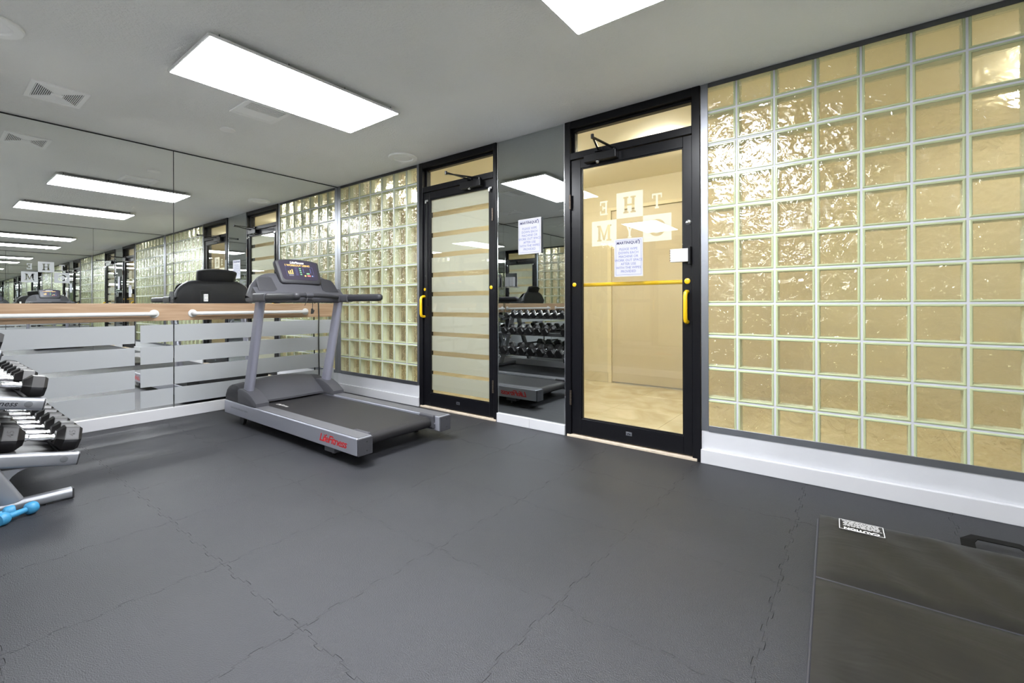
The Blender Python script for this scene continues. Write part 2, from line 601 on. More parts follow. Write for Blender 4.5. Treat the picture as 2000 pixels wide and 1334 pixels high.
# ---- mirror wall (left, X = 0)
bm = newbm(); box(bm, -0.12, -0.007, -D - 0.12, 0.1, -0.05, H)
wl = struct('wall_left', bm, 'mirror_backing', 'mirrored gym wall with frosted stripes behind the treadmill', 'wall')
for y0, y1 in ((-D, -1.6425), (-1.6365, -0.001)):
    bm = newbm(); box(bm, -0.0065, 0, y0, y1, 0.06, H - 0.012)
    obj('mirror_panel', bm, 'mirror_silver', wl)
for z0, z1 in ((0.689, 0.843), (0.501, 0.652), (0.303, 0.461), (0.123, 0.272)):
    for y0, y1 in ((-2.98, -1.919), (-1.881, -1.645), (-1.634, -0.06)):
        bm = newbm(); box(bm, 0.0003, 0.001, y0, y1, z0, z1)
        obj('frosted_stripe', bm, 'frost_on_mirror', wl)
bm = newbm(); box(bm, 0.001, 0.0235, -D, -0.03, 0.0, 0.096, 0.003)
struct('baseboard_left', bm, 'white_trim', 'white baseboard under the mirrored wall', 'baseboard')

# ---- opposite mirror wall (X = W) and back mirror wall (Y = -D)
bm = newbm(); box(bm, W + 0.007, W + 0.12, -D - 0.12, 0.1, -0.05, H)
wr = struct('wall_right', bm, 'mirror_backing', 'mirrored wall with frosted lettering facing the treadmill', 'wall')
for y0, y1 in ((-D, -1.08), (-1.077, -0.001)):
    bm = newbm(); box(bm, W, W + 0.0065, y0, y1, 0.06, H - 0.007)
    obj('mirror_panel', bm, 'mirror_silver', wr)
bm = newbm(); box(bm, W - 0.0235, W - 0.001, -D, -0.03, 0.0, 0.096, 0.003)
struct('baseboard_right', bm, 'white_trim', 'white baseboard under the lettered mirror wall', 'baseboard')
bm = newbm(); box(bm, -0.007, W + 0.007, -D - 0.12, -D - 0.007, -0.05, H)
wb = struct('wall_back', bm, 'mirror_backing', 'mirrored back wall behind the dumbbell rack', 'wall')
for x0, x1 in ((0.001, 2.1), (2.103, 4.2), (4.203, W - 0.001)):
    bm = newbm(); box(bm, x0, x1, -D - 0.0065, -D, 0.06, H - 0.007)
    obj('mirror_panel', bm, 'mirror_silver', wb)
bm = newbm(); box(bm, 0.024, W - 0.024, -D + 0.001, -D + 0.0235, 0.0, 0.096, 0.003)
struct('baseboard_back', bm, 'white_trim', 'white baseboard under the back mirror', 'baseboard')

# ---- door wall (front, Y = 0): curbs, pier, glass-block panels
bm = newbm()
box(bm, 0.0, 1.446, -0.002, 0.1, -0.05, 0.206)
box(bm, 4.134, W, -0.002, 0.1, -0.05, 0.206)
box(bm, 2.442, 3.132, 0.008, 0.1, -0.05, H)
wf = struct('wall_front', bm, 'white_paint', 'glass-block wall with two black doors and a narrow grey mirror', 'wall')
bm = newbm()
box(bm, 0.025, 1.446, -0.028, -0.002, 0.0, 0.088, 0.003)
obj('curb_board', bm, 'white_trim', wf)
bm = newbm()
box(bm, 4.134, W - 0.024, -0.028, -0.002, 0.0, 0.088, 0.003)
obj('curb_board', bm, 'white_trim', wf)
bm = newbm()
box(bm, 2.447, 2.79, -0.02, 0.008, 0.0, 0.080, 0.003)
obj('curb_board', bm, 'white_trim', wf)
bm = newbm()
box(bm, 2.7905, 3.126, -0.02, 0.008, 0.0, 0.079, 0.003)
obj('curb_board', bm, 'white_trim', wf)
bm = newbm(); box(bm, 2.455, 3.116, 0.0, 0.007, 0.082, H - 0.003)
obj('grey_mirror', bm, 'mirror_grey', wf, label='narrow grey-tinted mirror between the two doors')
for x0, x1 in ((2.448, 2.4545), (3.1165, 3.123)):
    bm = newbm(); box(bm, x0, x1, -0.004, 0.007, 0.082, H - 0.001)
    obj('mirror_edge_trim', bm, 'chrome', wf)

MOD = 0.2032
HB = 0.0966

def glass_block_mesh():
    b = newbm()
    a = HB; c = 0.0845; d0, d1 = 0.0, 0.088
    def sq(h, y):
        return [b.verts.new((sx * h, y, sz * h)) for sx, sz in ((-1, -1), (1, -1), (1, 1), (-1, 1))]
    def ring(p, q, mi):
        for i in range(4):
            j = (i + 1) % 4
            f = b.faces.new((p[i], p[j], q[j], q[i])); f.material_index = mi
    o0 = sq(a, d0 + 0.004); o1 = sq(a - 0.004, d0); i0 = sq(c + 0.003, d0); i1 = sq(c, d0 + 0.004)
    p0 = sq(c, d0 + 0.004)
    ring(o0, o1, 1); ring(o1, i0, 1); ring(i0, i1, 1)
    f = b.faces.new(p0); f.material_index = 0
    p1 = sq(c, d1 - 0.004); s0 = sq(c, d0 + 0.006); s1 = sq(c, d1 - 0.006)
    ring(s0, s1, 2)
    f = b.faces.new(list(reversed(p1))); f.material_index = 0
    q1 = sq(c, d1 - 0.004); q0 = sq(c + 0.003, d1); r1 = sq(a - 0.004, d1); r0 = sq(a, d1 - 0.004)
    ring(q1, q0, 1); ring(q0, r1, 1); ring(r1, r0, 1); ring(r0, o0, 1)
    me = bpy.data.meshes.new('glass_block')
    b.to_mesh(me); b.free()
    for m in ('block_pane', 'block_rim', 'block_side'):
        me.materials.append(M[m])
    return me

GB = glass_block_mesh()
ZJ = [2.2364 - k * MOD for k in range(10)]

def block_panel(xj, xa, xb, jx0, jx1):
    """xj: joint centres; xa/xb: ends of the first/last block"""
    edges = [xa] + xj + [xb]
    rows = [(2.412, ZJ[0])] + list(zip(ZJ[:-1], ZJ[1:])) + [(ZJ[-1], ZJ[-1] - MOD)]
    for z1, z0 in rows:
        for x0, x1 in zip(edges[:-1], edges[1:]):
            wx = (x1 - x0) - (0.010 if x1 - x0 > 0.2 else 0.008)
            o = bpy.data.objects.new('glass_block', GB)
            o.parent = wf
            top = z1 + (0.0 if z1 < 2.4 else 0.0)
            zt = z1 - 0.005 if z1 < 2.4 else z1
            zb = z0 + 0.005
            o.location = ((x0 + x1) / 2, 0.0, (zt + zb) / 2)
            o.scale = (wx / (2 * HB), 1, (zt - zb) / (2 * HB))
            COL.objects.link(o)
    b = newbm()
    for x in xj:
        box(b, x - 0.0052, x + 0.0052, 0.004, 0.084, 0.207, 2.415)
    for z in ZJ:
        box(b, jx0, jx1, 0.0042, 0.0838, z - 0.0052, z + 0.0052)
    box(b, jx0, jx1, 0.002, 0.088, 2.412, 2.42)
    obj('mortar', b, 'mortar', wf)

xl = [0.2266 + i * MOD for i in range(6)]
xr = [4.3425 + i * MOD for i in range(9)]
block_panel(xl, 0.0234, 1.4458, 0.012, 1.446)
block_panel(xr, 4.1393, W - 0.01, 4.134, W - 0.004)

def channel(x0, x1, z0, z1, mt='aluminium', y=0.0):
    b = newbm(); box(b, x0, x1, -0.007 + y, 0.0 + y, z0, z1, 0.0015, 1)
    obj('metal_channel', b, mt, wf)
channel(0.001, 0.060, 0.207, H - 0.001)
channel(1.411, 1.447, 0.207, H - 0.001)
channel(4.133, 4.178, 0.207, H - 0.001)
channel(W - 0.06, W - 0.001, 0.207, H - 0.001)
channel(0.060, 1.411, 2.393, H - 0.001, 'dark_aluminium')
channel(4.178, W - 0.06, 2.393, H - 0.001, 'dark_aluminium')
channel(0.060, 1.411, 0.203, 0.241)
channel(4.178, W - 0.06, 0.203, 0.241)

# ---- doors
def slab_letter_shapes():
    L = {}
    L['H'] = [(.10, 0), (.44, 0), (.44, .1), (.36, .1), (.36, .45), (.64, .45), (.64, .1), (.56, .1), (.56, 0), (.90, 0), (.90, .1), (.82, .1), (.82, .9), (.90, .9), (.90, 1), (.56, 1), (.56, .9), (.64, .9), (.64, .56), (.36, .56), (.36, .9), (.44, .9), (.44, 1), (.10, 1), (.10, .9), (.18, .9), (.18, .1), (.10, .1)]
    L['M'] = [(.02, 0), (.34, 0), (.34, .1), (.26, .1), (.26, .72), (.46, .06), (.56, .06), (.74, .72), (.74, .1), (.66, .1), (.66, 0), (.98, 0), (.98, .1), (.90, .1), (.90, .9), (.98, .9), (.98, 1), (.74, 1), (.5, .33), (.26, 1), (.02, 1), (.02, .9), (.10, .9), (.10, .1), (.02, .1)]
    L['T'] = [(.32, 0), (.68, 0), (.68, .1), (.59, .1), (.59, .88), (.84, .88), (.84, .68), (.94, .68), (.94, 1), (.06, 1), (.06, .68), (.16, .68), (.16, .88), (.41, .88), (.41, .1), (.32, .1)]
    L['E'] = [(.10, 0), (.90, 0), (.90, .3), (.80, .3), (.80, .12), (.38, .12), (.38, .44), (.56, .44), (.56, .34), (.66, .34), (.66, .66), (.56, .66), (.56, .56), (.38, .56), (.38, .88), (.80, .88), (.80, .7), (.90, .7), (.90, 1), (.10, 1), (.10, .9), (.20, .9), (.20, .1), (.10, .1)]
    L['Y'] = [(.32, 0), (.68, 0), (.68, .1), (.59, .1), (.59, .42), (.85, .9), (.95, .9), (.95, 1), (.62, 1), (.62, .9), (.68, .9), (.5, .56), (.32, .9), (.38, .9), (.38, 1), (.05, 1), (.05, .9), (.15, .9), (.41, .42), (.41, .1), (.32, .1)]
    g = arc(.5, .5, .5, 38, 322, 22) + [(.94, .20), (.94, .50), (.56, .50), (.56, .39), (.76, .39), (.76, .26)] + list(reversed(arc(.5, .5, .33, 38, 318, 18)))
    L['G'] = g
    return L

LET = slab_letter_shapes()

def decal_letter(ch, cell, boxed, mp):
    """mp maps (u, v) in metres to world; cell=(u0,u1,v0,v1)"""
    u0, u1, v0, v1 = cell
    w, h = u1 - u0, v1 - v0
    if boxed:
        pu, pv = 0.20 * w, 0.18 * h
    else:
        pu, pv = 0.30 * w, 0.22 * h
    b = newbm()
    poly = [Vector((u0 + pu + p[0] * (w - 2 * pu), v0 + pv + p[1] * (h - 2 * pv))) for p in LET[ch]]
    vs2 = list(poly)
    es = [(i, (i + 1) % len(poly)) for i in range(len(poly))]
    if boxed:
        k = len(vs2)
        vs2 += [Vector(p) for p in ((u0, v0), (u1, v0), (u1, v1), (u0, v1))]
        es += [(k, k + 1), (k + 1, k + 2), (k + 2, k + 3), (k + 3, k)]
    ov, oe, of, _, _, _ = delaunay_2d_cdt(vs2, es, [], 0, 1e-6)
    bv = [b.verts.new(mp(p.x, p.y)) for p in ov]
    for f in of:
        c = (ov[f[0]] + ov[f[1]] + ov[f[2]]) / 3
        if inside(c, poly) != boxed:
            b.faces.new([bv[i] for i in f])
    return b

def inside(p, poly):
    c = False
    for i in range(len(poly)):
        a, b = poly[i], poly[i - 1]
        if (a.y > p.y) != (b.y > p.y) and p.x < (b.x - a.x) * (p.y - a.y) / (b.y - a.y) + a.x:
            c = not c
    return c

GYM = [('T', 0, 1, False), ('H', 1, 1, True), ('E', 2, 1, False), ('G', 0, 0, True), ('Y', 1, 0, False), ('M', 2, 0, True)]

def gym_decal(parent, mp, cw, ch, mt):
    for c, i, j, bx in GYM:
        b = decal_letter(c, (i * cw, (i + 1) * cw, j * ch, (j + 1) * ch), bx, mp)
        obj('frosted_letter', b, mt, parent)

# on the opposite mirror wall, read from inside the room
gym_decal(wr, lambda u, v: Vector((W - 0.0012, -1.39 - u, 1.41 + v)), 0.196, 0.178, 'frost_on_mirror')

def door(name, F0, F1, J0, J1, G0, G1, hinge, label):
    root = empty(name, ((F0 + F1) / 2, 0, 0))
    tag(root, label, 'door', kind='structure')
    # fixed frame: jambs, head, transom bar
    b = newbm()
    box(b, F0, J0, -0.014, 0.1, 0.0, H - 0.002, 0.002, 1)
    box(b, J1, F1, -0.014, 0.1, 0.0, H - 0.002, 0.002, 1)
    box(b, J0, J1, -0.012, 0.1, 2.366, H - 0.002, 0.002, 1)
    box(b, J0, J1, -0.012, 0.1, 2.124, 2.176, 0.002, 1)
    fr = obj('door_frame', b, 'black_frame', root)
    b = newbm()
    for x0, x1, z0, z1 in ((J0, J0 + 0.02, 2.176, 2.366), (J1 - 0.015, J1, 2.176, 2.366), (J0 + 0.02, J1 - 0.015, 2.345, 2.366), (J0 + 0.02, J1 - 0.015, 2.176, 2.186)):
        box(b, x0, x1, 0.03, 0.075, z0, z1, 0.002, 1)
    obj('glazing_bead', b, 'black_metal', fr)
    b = newbm(); box(b, J0 + 0.01, J1 - 0.01, 0.05, 0.055, 2.18, 2.36)
    obj('transom_pane', b, 'clear_pane', fr)
    b = newbm(); box(b, J0 - 0.03, J1 + 0.03, -0.022, 0.11, 0.0, 0.018, 0.003)
    obj('threshold', b, 'stone_sill', root)
    # leaf
    b = newbm()
    lx0, lx1 = J0 + 0.003, J1 - 0.003
    ZT, ZB = 2.119, 0.026
    box(b, lx0, G0, 0.0, 0.045, ZB, ZT, 0.002, 1)
    box(b, G1, lx1, 0.0, 0.045, ZB, ZT, 0.002, 1)
    box(b, G0, G1, 0.0, 0.045, 2.05, ZT, 0.002, 1)
    box(b, G0, G1, 0.0, 0.045, ZB, 0.146, 0.002, 1)
    leaf = obj('door_leaf', b, 'black_frame', root)
    b = newbm(); box(b, G0 - 0.004, G1 + 0.004, 0.020, 0.026, 0.142, 2.054)
    obj('glass_pane', b, 'clear_pane', leaf)
    b = newbm()
    for x0, x1, z0, z1 in ((G0, G0 + 0.008, 0.146, 2.05), (G1 - 0.008, G1, 0.146, 2.05), (G0, G1, 0.146, 0.154), (G0, G1, 2.042, 2.05)):
        box(b, x0, x1, 0.006, 0.0195, z0, z1, 0.002, 1)
    obj('glazing_bead', b, 'black_metal', leaf)
    # hinges
    hx = lx0 - 0.001 if hinge == 'L' else lx1 + 0.001
    for z in (1.80, 0.30):
        b = newbm()
        for k in range(5):
            cyl(b, (hx, -0.018, z - 0.055 + k * 0.0222), (hx, -0.018, z - 0.034 + k * 0.0222), 0.0085, 10)
        obj('hinge', b, 'bronze_hinge', leaf, True)
    # yellow pull handle on the latch stile
    px = lx1 - 0.030 if hinge == 'L' else lx0 + 0.012
    pts = [(px, 0.0, 1.10), (px, -0.045, 1.10)]
    pts = [(px, 0, 1.095), (px, -0.022, 1.095), (px, -0.040, 1.088), (px, -0.048, 1.068), (px, -0.048, 0.925), (px, -0.040, 0.905), (px, -0.022, 0.898), (px, 0, 0.898)]
    b = newbm(); tube(b, pts, 0.0135, 14)
    obj('pull_handle', b, 'yellow_paint', leaf, True, label='yellow D-shaped pull handle')
    # bolt caps of the outside push bar
    bx0 = lx0 + 0.026 if hinge == 'L' else lx0 + 0.018
    bx1 = lx1 - 0.030
    for x, r in ((bx0, 0.016 if hinge == 'L' else 0.015), (bx1, 0.019 if hinge == 'L' else 0.016)):
        b = newbm(); lathe(b, (x, 0.001, 1.166), (0, -1, 0), [(0, r), (0.004, r), (0.007, r * 0.8), (0.0075, r * 0.3)], 20)
        obj('bolt_cap', b, 'yellow_paint', leaf, True)
    b = newbm(); tube(b, [(bx0, 0.045, 1.166), (bx0, 0.085, 1.166), (bx0 + 0.03, 0.10, 1.166), (bx1 - 0.03, 0.10, 1.166), (bx1, 0.085, 1.166), (bx1, 0.045, 1.166)], 0.015, 14)
    obj('push_bar', b, 'yellow_paint', leaf, True, label='yellow push bar on the corridor side of the glass')
    # small maker plate
    cx = (G0 + G1) / 2
    b = newbm(); box(b, cx - 0.022, cx + 0.022, -0.002, 0.0, 0.082, 0.108, 0.0008, 1)
    pl = obj('maker_plate', b, 'aluminium', leaf)
    b = newbm()
    prism(b, [(cx - 0.012, -0.0026, 0.089), (cx - 0.004, -0.0026, 0.102), (cx + 0.000, -0.0026, 0.102), (cx - 0.005, -0.0026, 0.089)], (0, 0.0005, 0))
    prism(b, [(cx + 0.000, -0.0026, 0.089), (cx + 0.004, -0.0026, 0.098), (cx + 0.012, -0.0026, 0.095), (cx + 0.014, -0.0026, 0.089)], (0, 0.0005, 0))
    obj('maker_mark', b, 'ink_dark', pl)
    return root, leaf, fr

d1, leaf1, fr1 = door('door_1', 1.449, 2.443, 1.500, 2.408, 1.590, 2.350, 'R', 'black framed glass door with frosted stripes beside the treadmill')
d2, leaf2, fr2 = door('door_2', 3.130, 4.131, 3.177, 4.080, 3.262, 4.020, 'L', 'black framed clear glass door lettered THE GYM')

# frosted stripes on door_1 (film on the corridor face of the pane)
gaps = [(1.921, 1.872), (1.72, 1.675), (1.521, 1.476), (1.329, 1.284), (1.139, 1.098), (0.942, 0.899), (0.749, 0.710), (0.563, 0.520), (0.365, 0.332), (0.177, 0.146)]
top = 2.05
for a, b_ in gaps:
    bm = newbm(); box(bm, 1.591, 2.349, 0.0264, 0.0270, a, top)
    obj('frosted_stripe', bm, 'frost_film', leaf1)
    top = b_
# lettering on door_2, read from the corridor
gym_decal(leaf2, lambda u, v: Vector((3.936 - u, 0.0268, 1.450 + v)), 0.198, 0.185, 'frost_letter')

# closers
def closer(leaf, x0, x1, elbow, spindle, shoe):
    b = newbm(); box(b, x0, x1, -0.055, 0.0, 2.066, 2.124, 0.004, 2)
    body = obj('door_closer', b, 'black_metal', leaf, label='black hydraulic closer with folding arm')
    b = newbm()
    def bar(p, q, r):
        p = Vector(p); q = Vector(q); d = (q - p).normalized(); s = Vector((0, 0, 1)).cross(d) * r
        prism(b, [p + s + Vector((0, 0, -0.004)), p - s + Vector((0, 0, -0.004)), q - s + Vector((0, 0, -0.004)), q + s + Vector((0, 0, -0.004))], (0, 0, 0.008))
    bar(spindle, elbow, 0.009)
    bar((elbow[0], elbow[1], elbow[2] + 0.010), (shoe[0], shoe[1], elbow[2] + 0.010), 0.007)
    cyl(b, (elbow[0], elbow[1], elbow[2] - 0.008), (elbow[0], elbow[1], elbow[2] + 0.02), 0.011, 12)
    cyl(b, (spindle[0], spindle[1], 2.12), (spindle[0], spindle[1], spindle[2] + 0.006), 0.013, 12)
    box(b, shoe[0] - 0.03, shoe[0] + 0.03, shoe[1] - 0.012, -0.012, elbow[2], elbow[2] + 0.028, 0.002, 1)
    obj('closer_arm', b, 'black_metal', body)
    b = newbm(); lathe(b, ((x0 * 0.6 + x1 * 0.4), -0.03, 2.066), (0, 0, -1), [(0, 0.014), (0.006, 0.014), (0.012, 0.009), (0.013, 0.002)], 14)
    obj('spindle_cap', b, 'chrome', body, True)
closer(leaf2, 3.315, 3.57, (3.517, -0.304, 2.14), (3.545, -0.028, 2.138), (3.42, -0.02, 2.14))
closer(leaf1, 2.048, 2.295, (2.126, -0.303, 2.14), (2.265, -0.028, 2.138), (2.14, -0.02, 2.14))
# frameless glass brackets at the top corners of door_1's film pane
for x in (1.556, 2.372):
    b = newbm(); box(b, x - 0.022, x + 0.022, -0.012, 0.0, 2.026, 2.048, 0.003); cyl(b, (x, -0.02, 2.030), (x, -0.02, 2.008), 0.009, 10)
    obj('corner_clip', b, 'chrome', leaf1)
b = newbm(); box(b, 1.545, 1.567, -0.010, 0.0, 1.00, 2.02, 0.003)
obj('latch_rod', b, 'black_metal', leaf1)
# lock cylinder and magnetic lock on door_2
b = newbm(); lathe(b, (4.056, 0.0, 1.551), (0, -1, 0), [(0, 0.017), (0.006, 0.017), (0.010, 0.012), (0.011, 0.004)], 20)
lk = obj('lock_cylinder', b, 'chrome', leaf2, True)
b = newbm(); box(b, 4.054, 4.058, -0.0118, -0.0108, 1.545, 1.557)
obj('key_slot', b, 'ink_dark', lk)
b = newbm(); lathe(b, (1.548, 0.0, 1.30), (0, -1, 0), [(0, 0.016), (0.006, 0.016), (0.009, 0.010)], 18)
obj('lock_cylinder', b, 'black_metal', leaf1, True)
b = newbm(); box(b, 3.945, 4.062, -0.035, 0.0, 1.292, 1.378, 0.004)
sl = obj('strike_box', b, 'plastic_white', leaf2, label='grey-white electric lock box')
b = newbm(); box(b, 4.0625, 4.079, -0.045, 0.0, 1.272, 1.388, 0.003)
obj('lock_housing', b, 'black_metal', leaf2)
b = newbm()
for k in range(5):
    box(b, 3.9452, 3.9485, -0.0365, -0.034, 1.30 + k * 0.016, 1.308 + k * 0.016)
obj('strike_slot', b, 'ink_dark', sl)

# ---- wood board and barres along the mirror wall
bm = newbm(); box(bm, 0.0015, 0.021, -D + 0.03, -0.055, 0.879, 1.033, 0.003)
tag(obj('rail_board', bm, 'oak_board', loc=(0.01, -1.6, 0.879)), 'long light oak board fixed across the mirrored wall', 'board')

def barre(ya, yb, label):
    r = empty('ballet_barre', (0.021, (ya + yb) / 2, 0.94)); tag(r, label, 'handrail', 'white barres on the oak board')
    z = 0.942; x = 0.080
    pts = [(0.024, ya, z), (0.058, ya, z), (0.073, ya + 0.007, z), (x, ya + 0.022, z), (x, yb - 0.022, z), (0.073, yb - 0.007, z), (0.058, yb, z), (0.024, yb, z)]
    b = newbm(); tube(b, pts, 0.0165, 16)
    obj('rail', b, 'plastic_white', r, True)
    for y in (ya, yb):
        b = newbm(); lathe(b, (0.0212, y, z), (1, 0, 0), [(0, 0.036), (0.006, 0.036), (0.010, 0.030), (0.012, 0.018)], 24)
        f = obj('flange', b, 'plastic_white', r, True)
barre(-3.12, -1.790, 'white wall barre on the oak board above the dumbbell rack end')
barre(-1.500, -0.420, 'white wall barre on the oak board behind the treadmill')

# ---- outlet with clear cover on the mirror
r = empty('wall_outlet', (0.0, -1.385, 1.035)); tag(r, 'white power outlet under a clear cover on the mirror', 'outlet')
b = newbm(); box(b, 0.0005, 0.006, -1.424, -1.346, 1.036, 1.154, 0.002)
obj('cover_plate', b, 'clear_plastic', r)
b = newbm(); box(b, 0.0065, 0.010, -1.402, -1.368, 1.052, 1.122, 0.003)
p = obj('receptacle', b, 'plastic_white', r)
for z in (1.070, 1.104):
    for dy in (-0.007, 0.007):
        b = newbm(); box(b, 0.0101, 0.0106, -1.385 + dy - 0.0015, -1.385 + dy + 0.0015, z - 0.005, z + 0.005)
        obj('socket_slot', b, 'ink_dark', p)

# ---- ceiling fittings
def light_panel(x0, x1, y0, y1, label):
    r = empty('ceiling_light', ((x0 + x1) / 2, (y0 + y1) / 2, H)); tag(r, label, 'ceiling light')
    zb = H - 0.040
    b = newbm()
    for a0, a1, c0, c1 in ((x0, x1, y0, y0 + 0.010), (x0, x1, y1 - 0.010, y1), (x0, x0 + 0.010, y0 + 0.010, y1 - 0.010), (x1 - 0.010, x1, y0 + 0.010, y1 - 0.010)):
        box(b, a0, a1, c0, c1, zb + 0.001, zb + 0.014)
    obj('frame', b, 'plastic_white', r)
    b = newbm(); box(b, x0 + 0.010, x1 - 0.010, y0 + 0.010, y1 - 0.010, zb + 0.010, zb + 0.014)
    obj('back_plate', b, 'plastic_white', r)
    b = newbm(); box(b, x0 + 0.0101, x1 - 0.0101, y0 + 0.0101, y1 - 0.0101, zb, zb + 0.009)
    obj('diffuser', b, 'led_panel', r)
    for k in range(4):
        y = y0 + 0.06 + k * (y1 - y0 - 0.12) / 3
        for x in (x0 + 0.03, x1 - 0.03):
            b = newbm(); cyl(b, (x, y, zb + 0.014), (x, y, H), 0.0025, 6)
            obj('standoff_hook', b, 'dark_aluminium', r)
light_panel(1.715, 2.325, -2.165, -0.955, 'long white LED ceiling panel above the treadmill tail')
light_panel(3.80, 4.41, -2.23, -1.02, 'white LED ceiling panel in front of the lettered glass door')

def vent_louvre(cx, cy, wx, wy):
    r = empty('ceiling_vent', (cx, cy, H)); tag(r, 'white ceiling vent with fine radiating grille slats around a centre plate', 'vent')
    b = newbm()
    f = 0.035; z0, z1 = H - 0.006, H - 0.0005
    box(b, cx - wx / 2, cx + wx / 2, cy - wy / 2, cy - wy / 2 + f * 0.7, z0, z1)
    box(b, cx - wx / 2, cx + wx / 2, cy + wy / 2 - f * 0.7, cy + wy / 2, z0, z1)
    box(b, cx - wx / 2, cx - wx / 2 + f, cy - wy / 2 + f * 0.7, cy + wy / 2 - f * 0.7, z0, z1)
    box(b, cx + wx / 2 - f, cx + wx / 2, cy - wy / 2 + f * 0.7, cy + wy / 2 - f * 0.7, z0, z1)
    obj('frame', b, 'vent_paint', r)
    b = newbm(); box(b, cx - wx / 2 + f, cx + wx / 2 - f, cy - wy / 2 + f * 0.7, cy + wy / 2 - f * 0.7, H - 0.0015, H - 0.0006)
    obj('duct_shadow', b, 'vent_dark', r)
    ix, iy = wx / 2 - f, wy / 2 - f * 0.7
    n = 11
    for k in range(n):
        # slats on the two Y ends form triangles, X sides between them
        t = (k + 0.5) / n
        for s in (-1, 1):
            y = cy + s * (0.12 + 0.88 * t) * iy
            hx = (0.15 + 0.85 * t) * ix
            b = newbm(); box(b, cx - hx, cx + hx, y - 0.0020, y + 0.0020, H - 0.005, H - 0.0016)
            obj('slat', b, 'vent_paint', r)
            x = cx + s * (0.12 + 0.88 * t) * ix
            hy = (0.12 + 0.85 * t) * iy
            b = newbm(); box(b, x - 0.0042, x + 0.0042, cy - hy, cy + hy, H - 0.0045, H - 0.0016)
            obj('slat', b, 'vent_paint', r)
    b = newbm(); box(b, cx - 0.022, cx + 0.022, cy - 0.03, cy + 0.03, H - 0.007, H - 0.0045)
    obj('centre_plate', b, 'vent_paint', r)
vent_louvre(0.69, -2.487, 0.35, 0.275)

def vent_slot(cx, cy, wx, wy):
    r = empty('ceiling_vent', (cx, cy, H)); tag(r, 'white slotted ceiling vent beside the LED panel over the treadmill', 'vent')
    b = newbm()
    z0, z1 = H - 0.008, H - 0.0005
    f = 0.03
    box(b, cx - wx / 2, cx + wx / 2, cy - wy / 2, cy - wy / 2 + f, z0, z1); box(b, cx - wx / 2, cx + wx / 2, cy + wy / 2 - f, cy + wy / 2, z0, z1)
    box(b, cx - wx / 2, cx - wx / 2 + f, cy - wy / 2 + f, cy + wy / 2 - f, z0, z1); box(b, cx + wx / 2 - f, cx + wx / 2, cy - wy / 2 + f, cy + wy / 2 - f, z0, z1)
    obj('frame', b, 'vent_paint', r)
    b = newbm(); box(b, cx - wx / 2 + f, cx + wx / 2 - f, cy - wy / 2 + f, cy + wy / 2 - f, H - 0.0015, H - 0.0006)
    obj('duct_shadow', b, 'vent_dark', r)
    b = newbm(); box(b, cx - wx / 2 + f, cx + 0.002, cy - wy / 2 + f, cy + wy / 2 - f, H - 0.0065, H - 0.002)
    obj('damper_plate', b, 'vent_paint', r)
    for k in range(6):
        x = cx + 0.014 + k * 0.0185
        b = newbm(); box(b, x - 0.0042, x + 0.0042, cy - wy / 2 + f, cy + wy / 2 - f, H - 0.007, H - 0.002)
        obj('slat', b, 'vent_paint', r)
vent_slot(1.48, -1.535, 0.31, 0.30)

def speaker(cx, cy, rad, label):
    r = empty('ceiling_speaker', (cx, cy, H)); tag(r, label, 'speaker')
    b = newbm(); lathe(b, (cx, cy, H - 0.0005), (0, 0, -1), [(0, rad), (0.010, rad), (0.015, rad * 0.96), (0.015, rad * 0.70), (0.007, rad * 0.66)], 40)
    obj('rim', b, 'ceiling_cap', r, True)
    b = newbm(); lathe(b, (cx, cy, H - 0.0065), (0, 0, -1), [(0, rad * 0.65), (0.004, rad * 0.6), (0.006, rad * 0.3), (0.0065, 0.004)], 32)
    obj('grille', b, 'vent_paint', r, True)
speaker(1.487, -0.242, 0.135, 'round white ceiling speaker above the glass blocks near the striped door')
speaker(1.50, -2.85, 0.135, 'round white ceiling speaker above the dumbbell rack')
b = newbm(); lathe(b, (0.925, -1.545, H - 0.0005), (0, 0, -1), [(0, 0.055), (0.007, 0.055), (0.010, 0.05), (0.011, 0.02)], 30)
tag(obj('sprinkler_cap', b, 'ceiling_cap', None, True, loc=(0.925, -1.545, H)), 'small flat round white cap on the stippled ceiling', 'ceiling cap')

